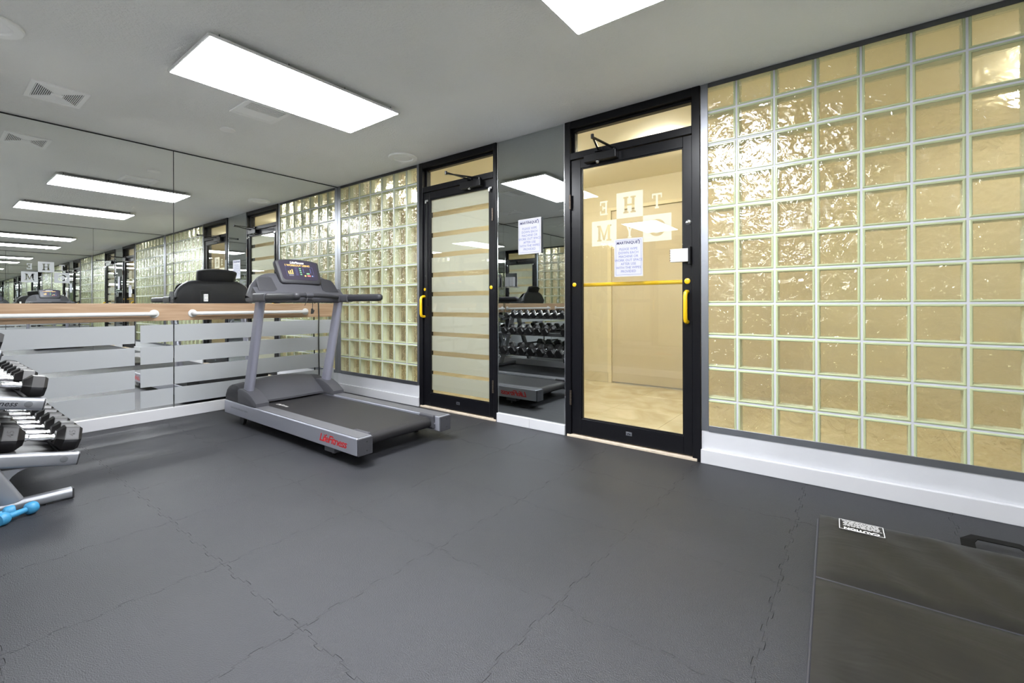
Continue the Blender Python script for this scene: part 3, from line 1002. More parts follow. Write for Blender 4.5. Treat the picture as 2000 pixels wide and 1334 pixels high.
# ---- notices
def notice(name, cx, zc, w, h, y, label, tilt=0.0, bulge=0.0):
    r = empty(name, (cx, y, zc)); tag(r, label, 'sign')
    b = newbm()
    n = 8
    rows = []
    for i in range(n + 1):
        u = -w / 2 + w * i / n
        yy = y - 0.0015 - bulge * (math.sin(math.pi * i / n) * 0.4 + (i / n) ** 3)
        rows.append((cx + u, yy))
    f = [[b.verts.new((x, yy, zc + s * h / 2)) for x, yy in rows] for s in (-1, 1)]
    k = [[b.verts.new((x, yy + 0.0008, zc + s * h / 2)) for x, yy in rows] for s in (-1, 1)]
    for i in range(n):
        b.faces.new((f[0][i], f[0][i + 1], f[1][i + 1], f[1][i]))
        b.faces.new((k[0][i + 1], k[0][i], k[1][i], k[1][i + 1]))
    sheet = obj('sheet', b, 'paper', r, bulge > 0)
    def warp(bmx):
        for v in bmx.verts:
            t = min(max((v.co.x - cx + w / 2) / w, 0), 1)
            v.co.y = y - 0.0022 - bulge * (math.sin(math.pi * t) * 0.4 + t ** 3)
    mt = plane_mtx((cx, y, zc + h * 0.385), (1, 0, 0), (0, 0, 1))
    b = text_bm('MARTINIQUE', w * 0.125, plane_mtx((cx - w * 0.05, y, zc + h * 0.385), (1, 0, 0), (0, 0, 1)), 0.12, bold=w * 0.003)
    # swirl mark beside the name
    sx, sz = cx + w * 0.365, zc + h * 0.385
    sp = [(sx + w * 0.03 * (1 - t * 0.5) * math.cos(5.2 * t + 2.6), y, sz + w * 0.055 - w * 0.10 * t * t + w * 0.022 * math.sin(5.2 * t)) for t in [i / 9 for i in range(10)]]
    for p, q in zip(sp[:-1], sp[1:]):
        d = (Vector(q) - Vector(p)).normalized(); s = Vector((d.z, 0, -d.x)) * w * 0.012
        b.faces.new([b.verts.new(v) for v in (Vector(p) + s, Vector(q) + s, Vector(q) - s, Vector(p) - s)])
    warp(b); obj('heading', b, 'ink_navy', sheet)
    lines = ['PLEASE WIPE', 'DOWN EACH', 'MACHINE OR', 'WORK OUT SPACE', 'AFTER USE', 'WITH THE WIPES', 'PROVIDED']
    bt = newbm()
    for i, t in enumerate(lines):
        merge(bt, text_bm(t, w * 0.112, plane_mtx((cx, y, zc + h * (0.22 - i * 0.098)), (1, 0, 0), (0, 0, 1))))
    warp(bt); obj('lettering', bt, 'ink_blue', sheet)
    b = newbm(); e = 0.055 * w; g = 0.008 * w
    for x0, x1, z0, z1 in ((-w / 2 + e, w / 2 - e, h / 2 - e - g, h / 2 - e), (-w / 2 + e, w / 2 - e, -h / 2 + e, -h / 2 + e + g), (-w / 2 + e, -w / 2 + e + g, -h / 2 + e, h / 2 - e), (w / 2 - e - g, w / 2 - e, -h / 2 + e, h / 2 - e)):
        m_ = 8
        for i in range(m_):
            a0 = x0 + (x1 - x0) * i / m_; a1 = x0 + (x1 - x0) * (i + 1) / m_
            b.faces.new([b.verts.new(v) for v in ((cx + a0, y, zc + z0), (cx + a1, y, zc + z0), (cx + a1, y, zc + z1), (cx + a0, y, zc + z1))])
    warp(b); obj('border', b, 'ink_blue', sheet)
notice('wall_notice', 2.792, 1.576, 0.236, 0.29, -0.001, 'white notice about wiping machines taped to the narrow grey mirror', bulge=0.012)
notice('door_notice', 3.633, 1.350, 0.214, 0.272, 0.0195, 'white notice about wiping machines taped to the clear glass door')

# ================================================================== CORRIDOR behind the door wall
HC = 2.575
YC = 2.40
bm = newbm(); box(bm, -2.4, 8.2, 0.1, YC + 0.4, -0.08, -0.008)
fc = struct('floor_corridor', bm, 'joint_dark', 'beige marble tile floor of the corridor behind the glass door', 'floor')
tile_me = None
for i in range(-9, 9):
    for j in range(-1, 4):
        x0 = 3.025 + i * 0.61; y0 = 0.59 + j * 0.61
        if x0 < -2.4 or x0 + 0.61 > 8.3 or y0 > YC + 0.05:
            continue
        ya, yb = max(y0, 0.1005), y0 + 0.61
        if yb > YC + 0.11:
            yb = YC + 0.1
        full = ya == y0 and abs(yb - y0 - 0.61) < 1e-6
        if full and tile_me:
            t = bpy.data.objects.new('marble_tile', tile_me); t.parent = fc; t.location = (x0, y0, 0); COL.objects.link(t)
        else:
            b = newbm(); box(b, 0.0015, 0.6085, ya - y0 + 0.0015, yb - y0 - 0.0015, -0.008, 0.0, 0.001, 1)
            t = obj('marble_tile', b, 'beige_marble', fc, local=True); t.location = (x0, y0, 0)
            if full:
                tile_me = t.data
bm = newbm(); box(bm, -2.4, 8.2, 0.1, YC + 0.4, HC, HC + 0.1)
box(bm, -2.4, 8.2, 0.1, 0.14, H - 0.002, HC)
struct('ceiling_corridor', bm, 'hall_ceiling', 'cream ceiling of the corridor behind the doors', 'ceiling')
DX0, DX1, DZ = 2.385, 4.60, 2.235
bm = newbm()
box(bm, -2.4, DX0, YC, YC + 0.15, -0.05, HC)
box(bm, DX1, 8.2, YC, YC + 0.15, -0.05, HC)
box(bm, DX0, DX1, YC, YC + 0.15, DZ, HC)
box(bm, -2.5, -2.4, 0.1, YC + 0.15, -0.05, HC)
box(bm, 8.2, 8.3, 0.1, YC + 0.15, -0.05, HC)
struct('wall_corridor', bm, 'hall_wall', 'beige painted corridor wall seen through the glass door', 'wall')
bm = newbm(); box(bm, -2.4, DX0 - 0.03, YC - 0.014, YC, 0.0, 0.125, 0.003); box(bm, DX1 + 0.03, 8.2, YC - 0.014, YC, 0, 0.125, 0.003)
struct('baseboard_corridor', bm, 'beige_marble', 'marble baseboard of the corridor wall', 'baseboard')
dr = empty('door_3', ((DX0 + DX1) / 2, YC, 0)); tag(dr, 'flush beige double door in the corridor wall', 'door', kind='structure')
b = newbm(); box(b, DX0 - 0.04, DX0 + 0.012, YC - 0.008, YC + 0.06, 0.0, DZ + 0.03, 0.003); box(b, DX1 - 0.012, DX1 + 0.04, YC - 0.008, YC + 0.06, 0, DZ + 0.03, 0.003); box(b, DX0 + 0.012, DX1 - 0.012, YC - 0.008, YC + 0.06, DZ - 0.012, DZ + 0.03, 0.003)
obj('door_frame', b, 'hall_trim', dr)
xm = (DX0 + DX1) / 2
for x0, x1 in ((DX0 + 0.015, xm - 0.002), (xm + 0.002, DX1 - 0.015)):
    b = newbm(); box(b, x0, x1, YC + 0.02, YC + 0.06, 0.012, DZ - 0.016, 0.002)
    obj('door_leaf', b, 'hall_door', dr)

def hall_fill_lamp(x, y, label):  # drum form chosen so its sides throw light onto the corridor ceiling
    r = empty('hall_fill_light', (x, y, HC)); tag(r, label, 'ceiling light', 'corridor ceiling lamps')
    b = newbm(); lathe(b, (x, y, HC - 0.0005), (0, 0, -1), [(0, 0.06), (0.010, 0.06), (0.012, 0.055), (0.013, 0.012), (0.016, 0.012)], 24)
    obj('stem', b, 'plastic_white', r, True)
    b = newbm(); lathe(b, (x, y, HC - 0.0165), (0, 0, -1), [(0, 0.10), (0.005, 0.13), (0.055, 0.13), (0.065, 0.12), (0.069, 0.09), (0.070, 0.01)], 28)
    obj('diffuser', b, 'hall_fill_lamp', r, True)
hall_fill_lamp(-0.05, 1.30, 'added out-of-view drum lamp on the corridor ceiling near the corner glass blocks')  # unseen lamp added to light the corridor, hidden behind the door jamb
hall_fill_lamp(2.30, 1.30, 'added out-of-view drum lamp on the corridor ceiling between the two doors')  # unseen lamp added to light the corridor evenly, hidden by the pier
hall_fill_lamp(3.50, 1.22, 'added out-of-view drum lamp on the corridor ceiling outside the clear glass door')  # unseen lamp added to brighten the corridor ceiling behind the transom
hall_fill_lamp(5.97, 1.30, 'opal drum lamp on the corridor ceiling behind the large glass-block panel')

# ================================================================== TREADMILL
X0, X1, YN, YF = 0.465, 2.448, -1.400, -0.587
YM = (YN + YF) / 2
tm = empty('treadmill', ((X0 + X1) / 2, YM, 0))
tag(tm, 'grey and silver motorised treadmill with lit console facing the mirror', 'treadmill')
RW = 0.112
for s in (-1, 1):
    ya, yb = (YN, YN + RW) if s < 0 else (YF - RW, YF)
    yo = YN if s < 0 else YF
    b = newbm(); box(b, X0, X1, ya, yb, 0.070, 0.180, 0.006, 2)
    rail = obj('side_rail', b, 'tm_silver', tm)
    b = newbm(); box(b, X0 + 0.3, X1 - 0.006, ya + (0.012 if s < 0 else 0.004), yb - (0.004 if s < 0 else 0.012), 0.1805, 0.183, 0.001, 1)
    obj('foot_grip', b, 'tm_deck', rail)
    b = newbm(); box(b, X1 + 0.0002, X1 + 0.014, ya + 0.002, yb - 0.002, 0.068, 0.178, 0.005, 2)
    cap = obj('end_cap', b, 'tm_grey', rail)
    for z in (0.095, 0.152):
        b = newbm(); cyl(b, (X1 + 0.0135, (ya + yb) / 2 + 0.01, z), (X1 + 0.0147, (ya + yb) / 2 + 0.01, z), 0.005, 10)
        obj('end_cap_screw', b, 'tm_black', rail)
    # logos on the outer faces
    if s < 0:
        mt = plane_mtx((2.178, YN - 0.0006, 0.122), (1, 0, 0), (0, 0, 1))
        mt2 = plane_mtx((0.76, YN - 0.0006, 0.134), (1, 0, 0), (0, 0, 1))
    else:
        mt = plane_mtx((2.178, YF + 0.0006, 0.122), (-1, 0, 0), (0, 0, 1))
        mt2 = plane_mtx((0.76, YF + 0.0006, 0.134), (-1, 0, 0), (0, 0, 1))
    b = text_bm('LifeFitness', 0.072, mt @ Matrix.Diagonal((1.32, 1, 1, 1)), 0.28, bold=0.0010, space=0.84)
    obj('red_logo', b, 'red_ink', rail)
    b = text_bm('FlexDeck Shock Absorption System', 0.0225, mt2, 0.1)
    obj('rail_lettering', b, 'grey_ink', rail)
# deck, belt, roller
b = newbm(); box(b, X0 + 0.25, 2.30, YN + RW, YF - RW, 0.105, 0.150)
obj('deck', b, 'tm_black', tm)
ya, yb = YN + RW + 0.018, YF - RW - 0.018
prof = [(0.86, 0.168), (2.345, 0.168)] + [(2.345 + 0.040 * math.sin(a), 0.128 + 0.040 * math.cos(a)) for a in [math.pi * i / 8 for i in range(1, 8)]] + [(2.345, 0.088), (0.86, 0.088)]
inn = [(0.86, 0.164), (2.345, 0.164)] + [(2.345 + 0.036 * math.sin(a), 0.128 + 0.036 * math.cos(a)) for a in [math.pi * i / 8 for i in range(1, 8)]] + [(2.345, 0.092), (0.86, 0.092)]
b = newbm()
outl = [(x, z) for x, z in prof] + [(x, z) for x, z in reversed(inn)]
n = len(prof)
va = [[b.verts.new((x, y, z)) for x, z in prof] for y in (ya, yb)]
vb = [[b.verts.new((x, y, z)) for x, z in inn] for y in (ya, yb)]
for i in range(n - 1):
    b.faces.new((va[0][i], va[0][i + 1], va[1][i + 1], va[1][i]))
    b.faces.new((vb[0][i], vb[1][i], vb[1][i + 1], vb[0][i + 1]))
    b.faces.new((va[0][i], vb[0][i], vb[0][i + 1], va[0][i + 1]))
    b.faces.new((va[1][i], va[1][i + 1], vb[1][i + 1], vb[1][i]))
belt = obj('running_belt', b, 'tm_belt', tm, True)
b = text_bm('LifeFitness', 0.045, plane_mtx((1.06, -1.18, 0.1687), (1, 0, 0), (0, 1, 0)), 0.28)
obj('belt_logo', b, 'white_ink', belt)
b = newbm(); cyl(b, (2.345, ya - 0.012, 0.128), (2.345, yb + 0.012, 0.128), 0.034, 20)
obj('rear_roller', b, 'tm_dark', tm, True)
for y0, y1 in ((YN + RW, ya - 0.001), (yb + 0.001, YF - RW)):
    b = newbm(); box(b, 2.245, 2.405, y0 - 0.004, y1 + 0.012, 0.085, 0.186, 0.012, 3)
    g = obj('roller_guard', b, 'tm_grey', tm)
    b = newbm(); cyl(b, (2.403, (y0 + y1) / 2, 0.125), (2.410, (y0 + y1) / 2, 0.125), 0.006, 10)
    obj('guard_bolt', b, 'chrome', g, True)
# motor hood
b = newbm()
def hood_sec(y):
    t = (y - YM) / 0.40
    zt = 0.362 - 0.055 * t * t
    xf = 0.90 - 0.02 * abs(t)
    return [(0.475, y, 0.183), (0.475, y, zt - 0.10), (0.49, y, zt - 0.055), (0.53, y, zt - 0.018), (0.60, y, zt), (0.66, y, zt - 0.004), (0.74, y, zt - 0.045), (0.84, y, zt - 0.105), (xf, y, 0.20), (xf, y, 0.183)]
secs = [hood_sec(YM + 0.29 * (-1 + 2 * i / 10)) for i in range(11)]
loft(b, secs)
hood = obj('motor_hood', b, 'tm_grey', tm, True)
for s in (-1, 1):
    b = newbm()
    ys = [YM + s * v for v in (0.2905, 0.33, 0.38, 0.398)]
    sec = []
    for k, y in enumerate(ys):
        zt = 0.33 - 0.006 * k - (0.02 if k == 3 else 0)
        sec.append([(0.47, y, 0.182), (0.47, y, zt - 0.07), (0.50, y, zt - 0.02), (0.56, y, zt), (0.64, y, zt), (0.70, y, zt - 0.02), (0.715, y, zt - 0.05), (0.72, y, 0.182)])
    loft(b, sec)
    obj('hood_shoulder', b, 'tm_dark', tm, True)
    # upright foot cover
    b = newbm()
    ys = [YM + s * v for v in (0.286, 0.292, 0.395, 0.402)]
    sec = []
    for k, y in enumerate(ys):
        e = 0.012 if k in (0, 3) else 0.0
        sec.append([(0.725, y, 0.184), (0.725, y, 0.30 - e), (0.80, y, 0.305 - e), (0.88, y, 0.292 - e), (0.96, y, 0.262 - e), (1.035 - e, y, 0.222 - e), (1.05 - e, y, 0.212 - e), (1.05 - e, y, 0.184)])
    loft(b, sec)
    obj('upright_cover', b, 'tm_grey', tm, True)
    # upright post
    yc = YM + s * 0.352
    b = newbm()
    sec = []
    for x, z, k in ((0.79, 0.19, 1.12), (0.83, 0.32, 1.05), (0.93, 0.66, 0.98), (1.035, 1.05, 0.95)):
        sec.append([(x + p[0] * k, yc + p[1] * k, z) for p in rrect(0.105, 0.056, 0.026, 5)])
    loft(b, sec)
    obj('upright', b, 'tm_upright', tm, True)
    # handlebar
    yh = YM + s * 0.366
    b = newbm()
    sec = []
    for x, k in ((1.00, 1.0), (1.20, 1.0), (1.201, 0.94)):
        sec.append([(x, yh + p[0] * k, 1.078 + p[1] * k) for p in rrect(0.066, 0.072, 0.014, 3)])
    loft(b, sec)
    obj('handle_socket', b, 'tm_grey', tm, True)
    b = newbm()
    sec = []
    for x, k in ((1.195, 0.96), (1.62, 0.96), (1.640, 0.90), (1.655, 0.75), (1.664, 0.5), (1.668, 0.18)):
        sec.append([(x, yh + p[0] * k, 1.079 + p[1] * k) for p in rrect(0.060, 0.066, 0.026, 5)])
    loft(b, sec)
    obj('handlebar', b, 'tm_dark', tm, True)
    # transport wheel, levelling foot
    b = newbm(); yw = YM + s * 0.385
    lathe(b, (0.757, yw - s * 0.03, 0.040), (0, s, 0), [(0, 0.02), (0.001, 0.036), (0.004, 0.040), (0.024, 0.040), (0.028, 0.036), (0.028, 0.018)], 24)
    w_ = obj('transport_wheel', b, 'tm_black', tm, True)
    b = newbm(); box(b, 0.735, 0.86, yw - s * 0.06 - 0.01, yw - s * 0.06 + 0.02, 0.030, 0.078)
    obj('wheel_bracket', b, 'tm_black', tm)
    b = newbm(); yw = YM + s * 0.36
    box(b, 2.07, 2.19, yw - 0.04, yw + 0.03, 0.038, 0.0695, 0.003)
    ft = obj('foot_bracket', b, 'tm_grey', tm)
    b = newbm(); lathe(b, (2.116, yw, 0.0), (0, 0, 1), [(0, 0.020), (0.008, 0.020), (0.012, 0.010), (0.038, 0.010)], 16)
    obj('levelling_foot', b, 'tm_black', tm, True)
# underside pan
b = newbm(); box(b, 0.50, 2.20, YN + 0.14, YF - 0.14, 0.060, 0.087)
obj('under_pan', b, 'tm_black', tm)

# console: arched dashboard across the uprights
def arch(y):
    t = abs(y - YM) / 0.385
    if t < 0.55:
        return 1.292
    u = (t - 0.55) / 0.45
    return 1.292 - 0.155 * (1 - math.sqrt(max(0, 1 - u * u))) - 0.02 * u
b = newbm()
ny = 28
sec = []
for i in range(ny + 1):
    y = YM + 0.392 * (-1 + 2 * i / ny)
    zt = arch(y)
    cfl = max(0.0, 1 - (abs(y - YM) / 0.25) ** 2)   # deeper towards the middle
    pinch = 0.012 if i in (0, ny) else 0.0
    sec.append([(0.86, y, 1.035 + pinch), (0.84, y, 1.10), (0.845, y, zt - 0.045), (0.862, y, zt - 0.012), (0.885, y, zt - pinch), (0.905, y, zt - 0.006 - pinch), (0.93, y, zt - 0.035), (0.985 + 0.03 * cfl, y, 1.165), (1.06 + 0.03 * cfl, y, 1.105), (1.085 + 0.02 * cfl, y, 1.085), (1.085 + 0.02 * cfl, y, 1.045), (1.07, y, 1.035 + pinch)])
loft(b, sec)
dash = obj('dashboard', b, 'tm_grey', tm, True)
# side recesses (bottle holders)
for s in (-1, 1):
    b = newbm()
    y0 = YM + s * 0.275
    pts = [(-0.085, 1.135), (0.070, 1.135), (0.055, 1.25), (0.03, 1.262), (-0.05, 1.25), (-0.075, 1.22)]
    outl = []
    for dy, z in pts:
        x = 0.93 + (1.257 - z) / (1.257 - 1.165) * 0.055 if z > 1.165 else 0.985 + (1.165 - z) / 0.06 * 0.075
        outl.append(Vector((x + 0.004, y0 + s * -dy, z)))
    loft(b, [outl, [p + Vector((-0.004, 0, 0)) for p in outl]])
    obj('bottle_recess', b, 'tm_dark', dash)
# heart-rate crossbar
b = newbm()
pts = [(1.10, YM - 0.30, 1.087), (1.135, YM - 0.22, 1.092), (1.150, YM - 0.10, 1.098), (1.152, YM, 1.100), (1.150, YM + 0.10, 1.098), (1.135, YM + 0.22, 1.092), (1.10, YM + 0.30, 1.087)]
tube(b, pts, 0.019, 14)
obj('grip_bar', b, 'tm_dark', tm, True)
b = newbm(); tube(b, [(1.151, YM - 0.035, 1.099), (1.152, YM + 0.03, 1.1)], 0.0235, 14)
obj('grip_clamp', b, 'tm_grey', tm, True)
b = newbm(); box(b, 1.080, 1.105, YM - 0.10, YM - 0.03, 1.107, 1.116, 0.003)
obj('stop_button', b, 'led_red', tm, label='orange-red stop button')
# display pod
pc = Vector((0.930, -0.968, 1.312))
px_ = Vector((0.0, 1.0, 0.0)); py_ = Vector((-0.44, 0, 0.898)).normalized(); pz_ = px_.cross(py_)
def pod(u, v, w):
    return pc + px_ * u + py_ * v + pz_ * w
def pod_outline(k, dv=0.0):
    # wider at the top, arched top edge, rounded corners
    P = []
    P += [(0.150 + 0.03 * math.cos(a), -0.082 + 0.03 * math.sin(a)) for a in [math.radians(d) for d in range(-90, 1, 18)]]
    P += [(0.176 + 0.018 * math.cos(a), 0.078 + 0.018 * math.sin(a)) for a in [math.radians(d) for d in range(0, 71, 14)]]
    P += [(0.176 * (1 - 2 * i / 10), 0.098 + 0.016 * (1 - (1 - 2 * i / 10) ** 2)) for i in range(1, 10)]
    P += [(-0.176 + 0.018 * math.cos(a), 0.078 + 0.018 * math.sin(a)) for a in [math.radians(d) for d in range(110, 181, 14)]]
    P += [(-0.150 + 0.03 * math.cos(a), -0.082 + 0.03 * math.sin(a)) for a in [math.radians(d) for d in range(180, 271, 18)]]
    return [(u * k[0] * 1.04, v * k[1] * 1.12 + dv) for u, v in P]
b = newbm()
loft(b, [[pod(u, v, w) for u, v in pod_outline(k)] for k, w in (((0.80, 0.78), -0.062), ((0.95, 0.95), -0.045), ((1, 1), -0.022), ((1, 1), 0.0), ((0.975, 0.965), 0.010), ((0.93, 0.90), 0.014))])
podo = obj('display_pod', b, 'tm_dark', tm, True)
b = newbm()
loft(b, [[pod(u, v, w) for u, v in pod_outline((0.86, 0.78), 0.010)] for w in (0.0142, 0.0152)])
obj('screen', b, 'screen_face', podo)
def on_screen(u, v, e=0.0158):
    return plane_mtx(pod(u, v, e), px_, py_)
obj('console_logo', text_bm('LifeFitness', 0.030, on_screen(-0.01, 0.084), 0.28, bold=0.0006), 'white_ink', podo)
obj('led_message', text_bm('1 WORKOUT USING', 0.026, on_screen(-0.01, 0.056), 0, bold=0.0006, space=0.95), 'led_orange', podo)
def quad(b, u0, u1, v0, v1, e=0.0158):
    b.faces.new([b.verts.new(pod(u, v, e)) for u, v in ((u0, v0), (u1, v0), (u1, v1), (u0, v1))])
b = newbm()
quad(b, -0.105, -0.060, -0.030, -0.024)
for u, h in ((-0.105, 0.022), (-0.088, 0.030), (-0.071, 0.040)):
    quad(b, u, u + 0.009, -0.024, -0.024 + h)
obj('bar_graph', b, 'led_orange', podo)
b = newbm()
quad(b, 0.060, 0.088, -0.030, -0.016)
obj('start_key', b, 'led_green', podo)
for k in range(4):
    b = newbm(); quad(b, 0.000, 0.016, 0.022 - k * 0.020, 0.032 - k * 0.020)
    obj('green_key', b, 'led_green', podo)
b = newbm(); quad(b, 0.062, 0.094, -0.052, -0.037)
obj('red_key', b, 'led_red', podo)
b = newbm(); lathe(b, pod(0.044, -0.046, 0.0155), pz_, [(0, 0.008), (0.001, 0.008)], 12)
obj('yellow_key', b, 'led_orange', podo)
b = newbm(); lathe(b, pod(0.110, -0.046, 0.0155), pz_, [(0, 0.007), (0.001, 0.007)], 12)
obj('blue_key', b, 'led_blue', podo)
b = newbm()
quad(b, -0.102, -0.062, -0.050, -0.036, 0.0157)
obj('panel_tile', b, 'grey_ink', podo)
b = newbm()
for k in range(6):
    quad(b, -0.040, -0.016, 0.030 - k * 0.014, 0.0325 - k * 0.014)
for k in range(4):
    quad(b, 0.032 , 0.040, 0.022 - k * 0.012, 0.027 - k * 0.012)
    quad(b, 0.098, 0.106, 0.022 - k * 0.012, 0.027 - k * 0.012)
for u0, u1, v0, v1 in ((-0.122, -0.121, -0.056, 0.044), (0.126, 0.127, -0.056, 0.044), (-0.122, 0.127, 0.0435, 0.0445)):
    quad(b, u0, u1, v0, v1)
obj('panel_print', b, 'ink_blue', podo)
b = newbm(); box(b, 0.94, 0.985, -1.00, -0.93, 1.17, 1.235, 0.004)
obj('pod_neck', b, 'tm_dark', tm)
# lanyard and clip
b = newbm(); tube(b, [(1.155, YM + 0.02, 1.083), (1.172, YM + 0.022, 1.06), (1.165, YM + 0.024, 1.02), (1.168, YM + 0.02, 0.985)], 0.0025, 8)
tube(b, [(1.165, YM - 0.02, 1.082), (1.178, YM - 0.035, 1.05), (1.170, YM - 0.05, 1.01)], 0.0025, 8)
lan = obj('safety_lanyard', b, 'cord_rubber', tm)
b = newbm()
prism(b, [(1.162, YM + 0.012, 0.985), (1.162, YM + 0.024, 0.985), (1.162, YM + 0.030, 0.966), (1.162, YM + 0.040, 0.972), (1.162, YM + 0.026, 0.940), (1.162, YM + 0.008, 0.938)], (0.010, 0, 0))
obj('safety_clip', b, 'cord_rubber', lan)
# cord hanging by the mirror
b = newbm()
tube(b, [(0.032, -0.27, 1.14), (0.036, -0.272, 1.05), (0.05, -0.275, 0.90), (0.052, -0.278, 0.75), (0.048, -0.275, 0.55), (0.046, -0.27, 0.35), (0.048, -0.27, 0.18), (0.055, -0.275, 0.06), (0.075, -0.30, 0.012), (0.13, -0.40, 0.0085), (0.20, -0.60, 0.0085), (0.30, -0.80, 0.0085), (0.44, -0.93, 0.0085)], 0.0065, 10)
cord = empty('power_cord', (0.05, -0.3, 0)); tag(cord, 'black power cord hanging down the mirror behind the treadmill', 'cord')
obj('cable', b, 'cord_rubber', cord, True)
b = newbm(); box(b, 0.0015, 0.040, -0.292, -0.250, 1.10, 1.15, 0.006)
obj('plug', b, 'cord_rubber', cord)

# ================================================================== DUMBBELL RACK
XR0, XR1 = 0.26, 1.615
rk = empty('dumbbell_rack', ((XR0 + XR1) / 2, -2.85, 0))
tag(rk, 'silver three-tier dumbbell rack standing against the mirrored back wall', 'rack')
TIERS = [(-2.541, 0.240, 0.43, 0.070), (-2.668, 0.545, 0.42, 0.062), (-2.815, 0.800, 0.34, 0.055)]   # front Y, top Z at front, depth, rail height
SL = 0.203

def bar_section(pts, w, h, r, axis_x=True):
    """loft of rounded-rectangle sections (X width w, height h) along points in the YZ plane"""
    pts = [Vector(p) for p in pts]
    sec = []
    for i, p in enumerate(pts):
        d = (pts[min(i + 1, len(pts) - 1)] - pts[max(i - 1, 0)]).normalized()
        nrm = Vector((1, 0, 0)).cross(d).normalized()
        sec.append([p + Vector((1, 0, 0)) * q[0] + nrm * q[1] for q in rrect(w, h, r, 4)])
    return sec

for xe in (XR0, XR1):
    out = 1 if xe > 1 else -1
    b = newbm(); loft(b, bar_section([(xe, -2.562, 0.030), (xe, -3.15, 0.032)], 0.056, 0.054, 0.020))
    ft = obj('foot_tube', b, 'rack_silver', rk, True)
    for y in (-2.558, -3.154):
        b = newbm(); box(b, xe - 0.026, xe + 0.026, y - 0.004, y + 0.004, 0.0035, 0.0555, 0.003)
        obj('foot_plug', b, 'rack_dark', ft)
    for ya_, yb_, zt_ in ((-2.66, -2.58, 0.0045), (-3.13, -3.05, 0.0055)):
        b = newbm(); box(b, xe - 0.02, xe + 0.02, ya_, yb_, 0.0, zt_)
        obj('rubber_pad', b, 'rack_dark', ft)
    b = newbm(); loft(b, bar_section([(xe, -2.775, 0.045), (xe, -2.86, 0.22), (xe, -2.985, 0.50), (xe, -3.085, 0.74), (xe, -3.13, 0.90)], 0.050, 0.085, 0.018))
    obj('upright', b, 'rack_silver', rk, True)
    for ti, (yf, zf, dep, rh) in enumerate(TIERS):
        yb_ = yf - dep
        b = newbm()
        loft(b, bar_section([(xe, yf, zf - rh / 2), (xe, yb_, zf - rh / 2 + SL * dep)], 0.044, rh, 0.016))
        arm = obj('shelf_arm', b, 'rack_silver', rk, True)
        b = newbm()
        loft(b, bar_section([(xe, yf + 0.006, zf - rh / 2 - SL * 0.006), (xe, yf + 0.0005, zf - rh / 2)], 0.042, rh * 0.96, 0.015))
        obj('arm_plug', b, 'rack_dark', arm)
        xo = xe + out * 0.022
        for dy in (0.052, dep - 0.12):
            y = yf - dy; z = zf - rh / 2 + SL * dy
            b = newbm(); lathe(b, (xo - out * 0.001, y, z), (out, 0, 0), [(0, 0.0155), (0.003, 0.0155), (0.004, 0.012), (0.0042, 0.003)], 20)
            obj('bolt_plug', b, 'rack_plug', arm, True)
        if ti == 1 and out > 0:
            yy = yf - 0.165
            d = Vector((0, 1, -SL)).normalized()
            mt = plane_mtx((xo + 0.0006, yy, zf - rh / 2 + SL * 0.165), d, Vector((1, 0, 0)).cross(d))
            obj('arm_logo', text_bm('LifeFitness', 0.036, mt, 0.28, bold=0.0005), 'ink_dark', arm)
        # curved gusset under the arm
        if ti < 2:
            b = newbm()
            yu = -2.757 - 0.47 * (zf - 0.07)      # near the upright at arm height
            g = [(xe - 0.004, yf - 0.17, zf - rh + SL * 0.17)]
            for k in range(1, 7):
                a = math.radians(90 * k / 6)
                g.append((xe - 0.004, yf - 0.17 - 0.09 * math.sin(a), zf - rh + SL * 0.17 - 0.10 * (1 - math.cos(a))))
            g += [(xe - 0.004, yu + 0.02, zf - 0.12), (xe - 0.004, yu - 0.04, zf - 0.02)]
            prism(b, g, (0.008, 0, 0))
            obj('gusset', b, 'rack_silver', rk)
for ti, (yf, zf, dep, rh) in enumerate(TIERS):
    spans = {0: (0.035, 0.245), 1: (0.030, 0.225), 2: (0.025, 0.20)}[ti]
    for dy in spans:
        b = newbm()
        y = yf - dy; z = zf + SL * dy
        box(b, XR0 + 0.024, XR1 - 0.024, y - 0.028, y + 0.028, z - 0.018, z - 0.004, 0.002, 1)
        obj('shelf_rail', b, 'rack_dark', rk)
    b = newbm()
    y0 = yf - spans[0] - 0.03; y1 = yf - spans[1] + 0.03
    z0 = zf + SL * (spans[0] + 0.03) - 0.018; z1 = zf + SL * (spans[1] - 0.03) - 0.018
    prism(b, [(XR0 + 0.024, y0, z0), (XR0 + 0.024, y1, z1), (XR0 + 0.024, y1, z1 - 0.004), (XR0 + 0.024, y0, z0 - 0.004)], (XR1 - XR0 - 0.048, 0, 0))
    obj('shelf_tray', b, 'rack_dark', rk)
b = newbm(); tube(b, [(XR0, -3.12, 0.60), (XR1, -3.12, 0.60)], 0.018, 12)
obj('cross_tube', b, 'rack_dark', rk, True)

